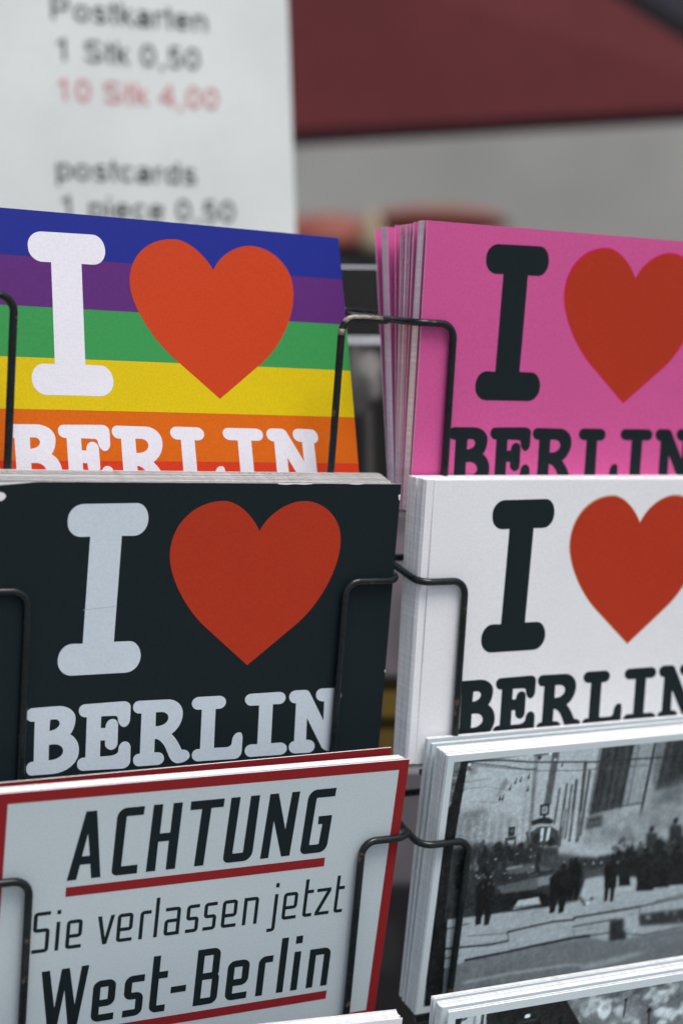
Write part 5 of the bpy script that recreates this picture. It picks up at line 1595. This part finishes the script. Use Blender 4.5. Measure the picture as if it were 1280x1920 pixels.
def upright_card(cx, z0, z1, d, yaw, shapes, bg, label, group, tint, width=.148):
    e = bpy.data.objects.new('postcard', None); C.objects.link(e)
    e.location = (cx, d, z0); e.rotation_euler = (0, 0, yaw)
    tag(e, label, 'postcard', group)
    h = z1 - z0
    V = [(x, y, z) for x in (-width / 2, width / 2) for y in (0, .003) for z in (0, h)]
    F = [(0, 4, 5, 1), (2, 3, 7, 6), (0, 1, 3, 2), (4, 6, 7, 5), (1, 5, 7, 3), (0, 2, 6, 4)]
    link('card_sheet', mesh_from('card_sheet', V, F, [paper], None), e)
    W, H = width * 1000, h * 1000
    img, nx, ny = draw_print(shapes, W, H, .7, bg)
    img = img * 1.15
    X, Z = np.meshgrid(np.linspace(-width / 2 + .001, width / 2 - .001, nx), np.linspace(.001, h - .001, ny))
    V = np.stack([X, np.full_like(X, -.0004), Z], -1).reshape(-1, 3)
    I = (np.arange(ny - 1)[:, None] * nx + np.arange(nx - 1)[None]).ravel()
    F = np.stack([I, I + 1, I + 1 + nx, I + nx], -1)
    me = bpy.data.meshes.new('printed_face'); me.from_pydata(V.tolist(), [], F.tolist()); me.update()
    g = np.clip(img, 0, 255) / 255; l = (((g + .055) / 1.055) ** 2.4).reshape(-1, 1)
    tm = tint(X.ravel() * 1000 + W / 2, Z.ravel() * 1000) if callable(tint) else np.array([tint])
    col = np.concatenate([l * tm, np.ones((len(l), 1))], 1)
    a = me.color_attributes.new('print', 'FLOAT_COLOR', 'POINT'); a.data.foreach_set('color', col.ravel().astype(np.float32))
    me.materials.append(photo_ink); link('printed_face', me, e)
    return e
D1 = .66
zt = at(0, 499, D1).z; zb = at(0, 965, D1).z; H1 = (zt - zb) * 1000
X1 = at(690, 0, D1).x
def mm1(px, py): return ((px - 690) / 2667 * D1 * 1000 + 74, (965 - py) / 2667 * D1 * 1000)
upright_card(X1, zb, zt, D1, R(3), [('p', [(0, 0), (148, 0), (148, 200), (0, 200)], 34, 0, 1), ('e', mm1(692, 688), 150, (6, 7), 2.5, .9), ('e', mm1(700, 728), 150, (4, 6), 2.5, .8), ('e', mm1(664, 690), 125, (4, 12), 3, .7),
    ('e', mm1(670, 740), 85, (6, 10), 3, .8), ('l', [mm1(690, 775), mm1(693, 960)], 92, 3.5, 2, .8)], 34,
    'out of focus dark postcard with pale blotches and a white top edge behind the gap', 'out of focus cards on the far side of the rack', (1.05, 1.0, .95))
D2 = .74
def mm2(py): return (1440 - py) / 2667 * D2 * 1000
def tint2(x, z):
    t = np.ones((len(x), 3)) * np.array([[1.08, .96, 1.02]])
    y = z < mm2(1275); t[y] = [1.5, 1.0, .22]; return t
upright_card(at(745, 0, D2).x, at(0, 1440, D2).z, at(0, 925, D2).z, D2, R(2), [('p', [(0, mm2(1262)), (148, mm2(1275)), (148, 300), (0, 300)], 122, 2, 1), ('p', [(0, mm2(1000)), (148, mm2(1000)), (148, 300), (0, 300)], 96, 4, .9),
    ('e', (64, mm2(1130)), 140, (4, 18), 3, .6), ('e', (75, mm2(1180)), 96, (5, 20), 3, .6),
    ('p', [(0, mm2(1345)), (148, mm2(1345)), (148, mm2(1295)), (0, mm2(1295))], 98, 1, 1), ('p', [(0, mm2(1425)), (148, mm2(1425)), (148, mm2(1368)), (0, mm2(1368))], 88, 1, 1)], 36,
    'out of focus mauve postcard with two dull yellow bands at its foot, behind the gap', 'out of focus cards on the far side of the rack', tint2)
def mm3(py): return (2000 - py) / 2667 * D2 * 1000
upright_card(at(745, 0, D2).x, at(0, 2000, D2).z, at(0, 1436, D2).z, D2 - .012, R(4), [('p', [(0, mm3(1640)), (148, mm3(1655)), (148, 300), (0, 300)], 104, 3, 1), ('e', (70, mm3(1560)), 120, (6, 12), 3, .6), ('e', (66, mm3(1760)), 58, (8, 14), 4, .7)], 40,
    'out of focus dark postcard with a grey mauve upper half, lowest behind the gap', 'out of focus cards on the far side of the rack', (1.04, .98, 1.06))
chrome = mat('brushed_pale_metal', (.62, .63, .64), .4, .5, .1, 200., metallic=.3)
b = at(690, 639, .645)
def box_mesh(name, sx, sy, sz, m):
    bm = bmesh.new(); bmesh.ops.create_cube(bm, size=1)
    for v in bm.verts: v.co = (v.co.x * sx, v.co.y * sy, v.co.z * sz)
    bmesh.ops.bevel(bm, geom=bm.edges[:], offset=min(sx, sy, sz) * .12, segments=2, affect='EDGES')
    me = bpy.data.meshes.new(name); bm.to_mesh(me); bm.free(); me.materials.append(m); return me
o = link('flat_bar', box_mesh('flat_bar', .22, .003, .0042, chrome), rack); o.location = b - rack.location; o.rotation_euler = (0, 0, R(2))
o['label'] = 'pale flat metal bar across the back of the rack'

# ---------------------------------------------------------------- price sign
sign_face = mat('white_laminated_sign', (.70, .745, .73), .35, .35, .03, 300., 0, .09, 9.)
sign_ink = mat('dark_grey_sign_print', (.07, .075, .065), .5, .2)
sign_red = mat('faded_red_sign_print', (.64, .27, .28), .5, .2)
SP = [0.3999, -0.02822, 0.04798, 0.0002, 0.85, 0.25]
sg = bpy.data.objects.new('price_sign', None); C.objects.link(sg)
SK = 1.06                                      # the sheet is a little larger than A4
sg.matrix_world = pose_matrix(SP, SK)
L4 = lambda u, v, w=0: L3(u, v, w, SK)
tag(sg, 'white price sign for Postkarten with grey and red lettering, out of focus behind the rack', 'sign')
U0, U1, V0, V1 = 41.2 - 235, 41.2, -190, 150
bm = bmesh.new()
for u, v in ((U0, V0), (U1, V0), (U1, V1), (U0, V1)): bm.verts.new(L4(u, v, 0))
bm.verts.ensure_lookup_table(); f = bm.faces.new(bm.verts[:])
r = bmesh.ops.extrude_face_region(bm, geom=[f]); 
for v in [g for g in r['geom'] if isinstance(g, bmesh.types.BMVert)]: v.co.z -= .003
bmesh.ops.recalc_face_normals(bm, faces=bm.faces[:])
me = bpy.data.meshes.new('board'); bm.to_mesh(me); bm.free(); me.materials.append(sign_face); link('board', me, sg)
def arc(cx, cy, rx, ry, a0, a1, n=14):
    return [(cx + rx * math.cos(R(a0 + (a1 - a0) * i / n)), cy + ry * math.sin(R(a0 + (a1 - a0) * i / n))) for i in range(n + 1)]
XH, CW = .725, .066
GROT = {                                       # grotesque lettering, strokes in units of the capital height
 'P': (.93, [[(.16, 0), (.16, 1)], [(.16, .935), (.52, .935)] + arc(.54, .705, .23, .23, 80, -80) + [(.52, .475), (.16, .475)]]),
 'o': (.777, [arc(.388, XH / 2, .265, XH / 2 - CW, 90, 449, 26)]),
 's': (.70, [arc(.35, .54, .21, .125, 20, 200, 12) + arc(.34, .20, .235, .14, 70, -165, 14)]),
 't': (.39, [[(.19, .95), (.19, .14)] + arc(.29, .14, .10, .08, 180, 275, 5), [(.03, .665), (.37, .665)]]),
 'k': (.70, [[(.15, 0), (.15, 1)], [(.58, .725), (.17, .30)], [(.30, .44), (.61, 0)]]),
 'a': (.777, [arc(.38, .50, .22, .165, 165, 0, 12) + [(.60, .0)], arc(.34, .20, .24, .145, 20, 340, 20), [(.30, .40), (.60, .44)]]),
 'r': (.465, [[(.14, 0), (.14, XH)], [(.14, .40)] + arc(.34, .44, .19, .22, 170, 70, 8)]),
 'e': (.777, [[(.13, .39), (.64, .39)], arc(.388, XH / 2, .265, XH / 2 - CW, 5, 325, 24)]),
 'n': (.777, [[(.15, 0), (.15, XH)], [(.15, .42)] + arc(.385, .43, .225, .23, 160, 0, 12) + [(.61, 0)]]),
 'i': (.31, [[(.155, 0), (.155, XH)], [(.155, .87), (.155, 1)]]),
 'c': (.70, [arc(.375, XH / 2, .255, XH / 2 - CW, 40, 320, 22)]),
 'd': (.777, [arc(.36, XH / 2, .25, XH / 2 - CW, 30, 330, 22), [(.62, 0), (.62, 1)]]),
 'p': (.777, [arc(.42, XH / 2, .25, XH / 2 - CW, 150, -150, 22), [(.155, -.28), (.155, XH)]]),
 '1': (.777, [[(.42, 0), (.42, 1)], [(.42, .90), (.16, .74)]]),
 'S': (.93, [arc(.46, .735, .30, .20, 20, 225, 14) + arc(.46, .265, .33, .20, 55, -165, 14)]),
 '0': (.777, [arc(.388, .5, .255, .435, 90, 449, 26)]),
 ',': (.39, [[(.20, .12), (.20, -.02), (.14, -.17)]]),
 '5': (.777, [[(.62, .93), (.24, .93), (.17, .50)] + arc(.38, .33, .26, .27, 130, -160, 16)]),
 '4': (.777, [[(.54, 0), (.54, .97)], [(.54, .97), (.08, .29), (.70, .29)]]),
 ' ': (.39, []),
}
def text_line(txt, u0, u1, base, cap, m):
    bm = bmesh.new(); pen = 0; first = True; xs = []; geo = []; zz = 0
    for ch in txt:
        adv, sts = GROT[ch]
        for st in sts:
            V, F = stroke([(x + pen, y) for x, y in st], CW * 2, .02, 2)
            geo.append((V, F, zz)); zz += 1; xs += [v.x for v in V]
        pen += adv
    x0, x1 = min(xs), max(xs); ks = (u1 - u0) / (x1 - x0)
    for V, F, q in geo:
        bv = [bm.verts.new(L4(u0 + (v.x - x0) * ks, base + v.y * cap, .4 + q * .01)) for v in V]
        for f in F: bm.faces.new([bv[i] for i in f])
    me = bpy.data.meshes.new('text_line'); bm.to_mesh(me); bm.free(); me.materials.append(m)
    return link('text_line', me, sg)
text_line('Postkarten', -98.5, -9.3, 73.0, 12.4, sign_ink)
text_line('1 Stk 0,50', -96.2, -14.3, 51.0, 12.2, sign_ink)
text_line('10 Stk 4,00', -96.5, -4.0, 29.1, 12.2, sign_red)
text_line('postcards', -99.2, -19.1, -14.3, 12.2, sign_ink)
text_line('1 piece 0,50', -97.2, 3.3, -35.3, 12.2, sign_ink)
text_line('10 pieces 4,00', -97.2, 18.0, -57.0, 12.2, sign_red)

# ---------------------------------------------------------------- background, far out of focus
pave = mat('grey_paving', (.22, .22, .21), .8, .2, .1, 60., 0, .15, 3., coords='Object')
me = mesh_from('pavement', [(-40, -40, 0), (40, -40, 0), (40, 40, 0), (-40, 40, 0)], [(0, 1, 2, 3)], [pave])
tag(link('pavement', me), None, None, None, 'structure')
wall_m = mat('grey_rendered_wall', (.305, .308, .288), .8, .2, .05, 40., 0, .20, .8)
o = link('house_wall', box_mesh('house_wall', 12, .3, 6.2, wall_m)); o.location = (0, 7.0, 3.1)
tag(o, 'plain grey house wall far behind the rack, completely out of focus', 'wall')
red_fab = mat('dark_red_awning_cloth', (.093, .0190, .0215), .85, .15, .08, 60., 0, .10, 4.)
red_hem = mat('darker_red_awning_hem', (.055, .020, .026), .85, .15, .08, 60.)
aw = bpy.data.objects.new('awning', None); C.objects.link(aw)
aw.location = at(900, 250, 2.3)
tag(aw, 'dark red awning cloth with a sloping lower hem, out of focus at the top right', 'awning')
bpy.context.view_layer.update()
def panel(name, corners, thick, m, parent):
    n = (corners[1] - corners[0]).cross(corners[3] - corners[0]).normalized() * thick
    V = [c - parent.location for c in corners] + [c + n - parent.location for c in corners]
    F = [(3, 2, 1, 0), (4, 5, 6, 7), (0, 1, 5, 4), (1, 2, 6, 5), (2, 3, 7, 6), (3, 0, 4, 7)]
    return link(name, mesh_from(name, V, F, [m]), parent)
panel('cloth', [at(380, 268, 2.35), at(1500, 206, 2.15), at(1500, -150, 2.45), at(380, -150, 2.6)], .004, red_fab, aw)
panel('hem', [at(380, 284, 2.345), at(1500, 216, 2.145), at(1500, 190, 2.135), at(380, 252, 2.335)], .006, red_hem, aw)
frame_m = mat('dark_grey_frame_paint', (.045, .042, .052), .5, .3)
bx = bpy.data.objects.new('slanting_beam', None); C.objects.link(bx); bx.location = at(1250, 20, 2.0); bpy.context.view_layer.update()
tag(bx, 'dark grey slanting beam crossing the top right corner, out of focus', 'beam')
panel('beam', [at(1080, -50, 1.98), at(1420, 165, 1.9), at(1420, -80, 1.9), at(1240, -90, 1.98)], .04, frame_m, bx)
box_m = mat('orange_red_box_paint', (.25, .068, .048), .6, .3, .08, 60.)
stand_m = mat('dark_stand_paint', (.028, .028, .034), .6, .3)
st = bpy.data.objects.new('market_stall', None); C.objects.link(st); st.location = at(700, 0, 5.2) * 1.0; st.location.z = 0
tag(st, 'small market stall with a rounded orange red canopy far behind the gap, out of focus', 'market stall')
bpy.context.view_layer.update()
def canopy(name, cx, cz, rx, ry, rz, d, m):
    """a bulging cloth hood: round in plan, arched over, open below"""
    V, F = [], []; n, k = 28, 9
    for i in range(k + 1):
        a = R(90) * i / k
        for s in range(n):
            t = 2 * math.pi * s / n; wob = 1 + .03 * math.sin(7 * t)
            V.append(Vector((rx * math.cos(a) ** .7 * math.cos(t) * wob, ry * math.cos(a) ** .7 * math.sin(t), rz * math.sin(a))) if i < k else Vector((0, 0, rz)))
    for i in range(k):
        for s in range(n): F.append((i * n + s, i * n + (s + 1) % n, (i + 1) * n + (s + 1) % n, (i + 1) * n + s))
    F.append(tuple(range(n))[::-1])
    o = link(name, mesh_from(name, V, F, [m], None, True), st); o.location = Vector((cx, d, cz)) - st.location
    return o
P_ = at(612, 476, 5.2); canopy('canopy', P_.x, P_.z, .21, .20, .135, 5.2, box_m)
P_ = at(815, 424, 5.3); canopy('canopy', P_.x, P_.z, .28, .20, .055, 5.3, box_m)
P_ = at(697, 470, 5.0)
canopy('pale_hood', P_.x, P_.z, .042, .05, .14, 5.0, mat('pale_hood_cloth', (.36, .30, .20), .8, .2))
hgt = at(0, 474, 5.2).z
o = link('counter', box_mesh('counter', 1.2, .5, hgt, stand_m), st); o.location = Vector((at(760, 0, 5.2).x, 5.25, hgt / 2 + .002)) - st.location

for o in bpy.data.objects:
    if '_k' in o: del o['_k']
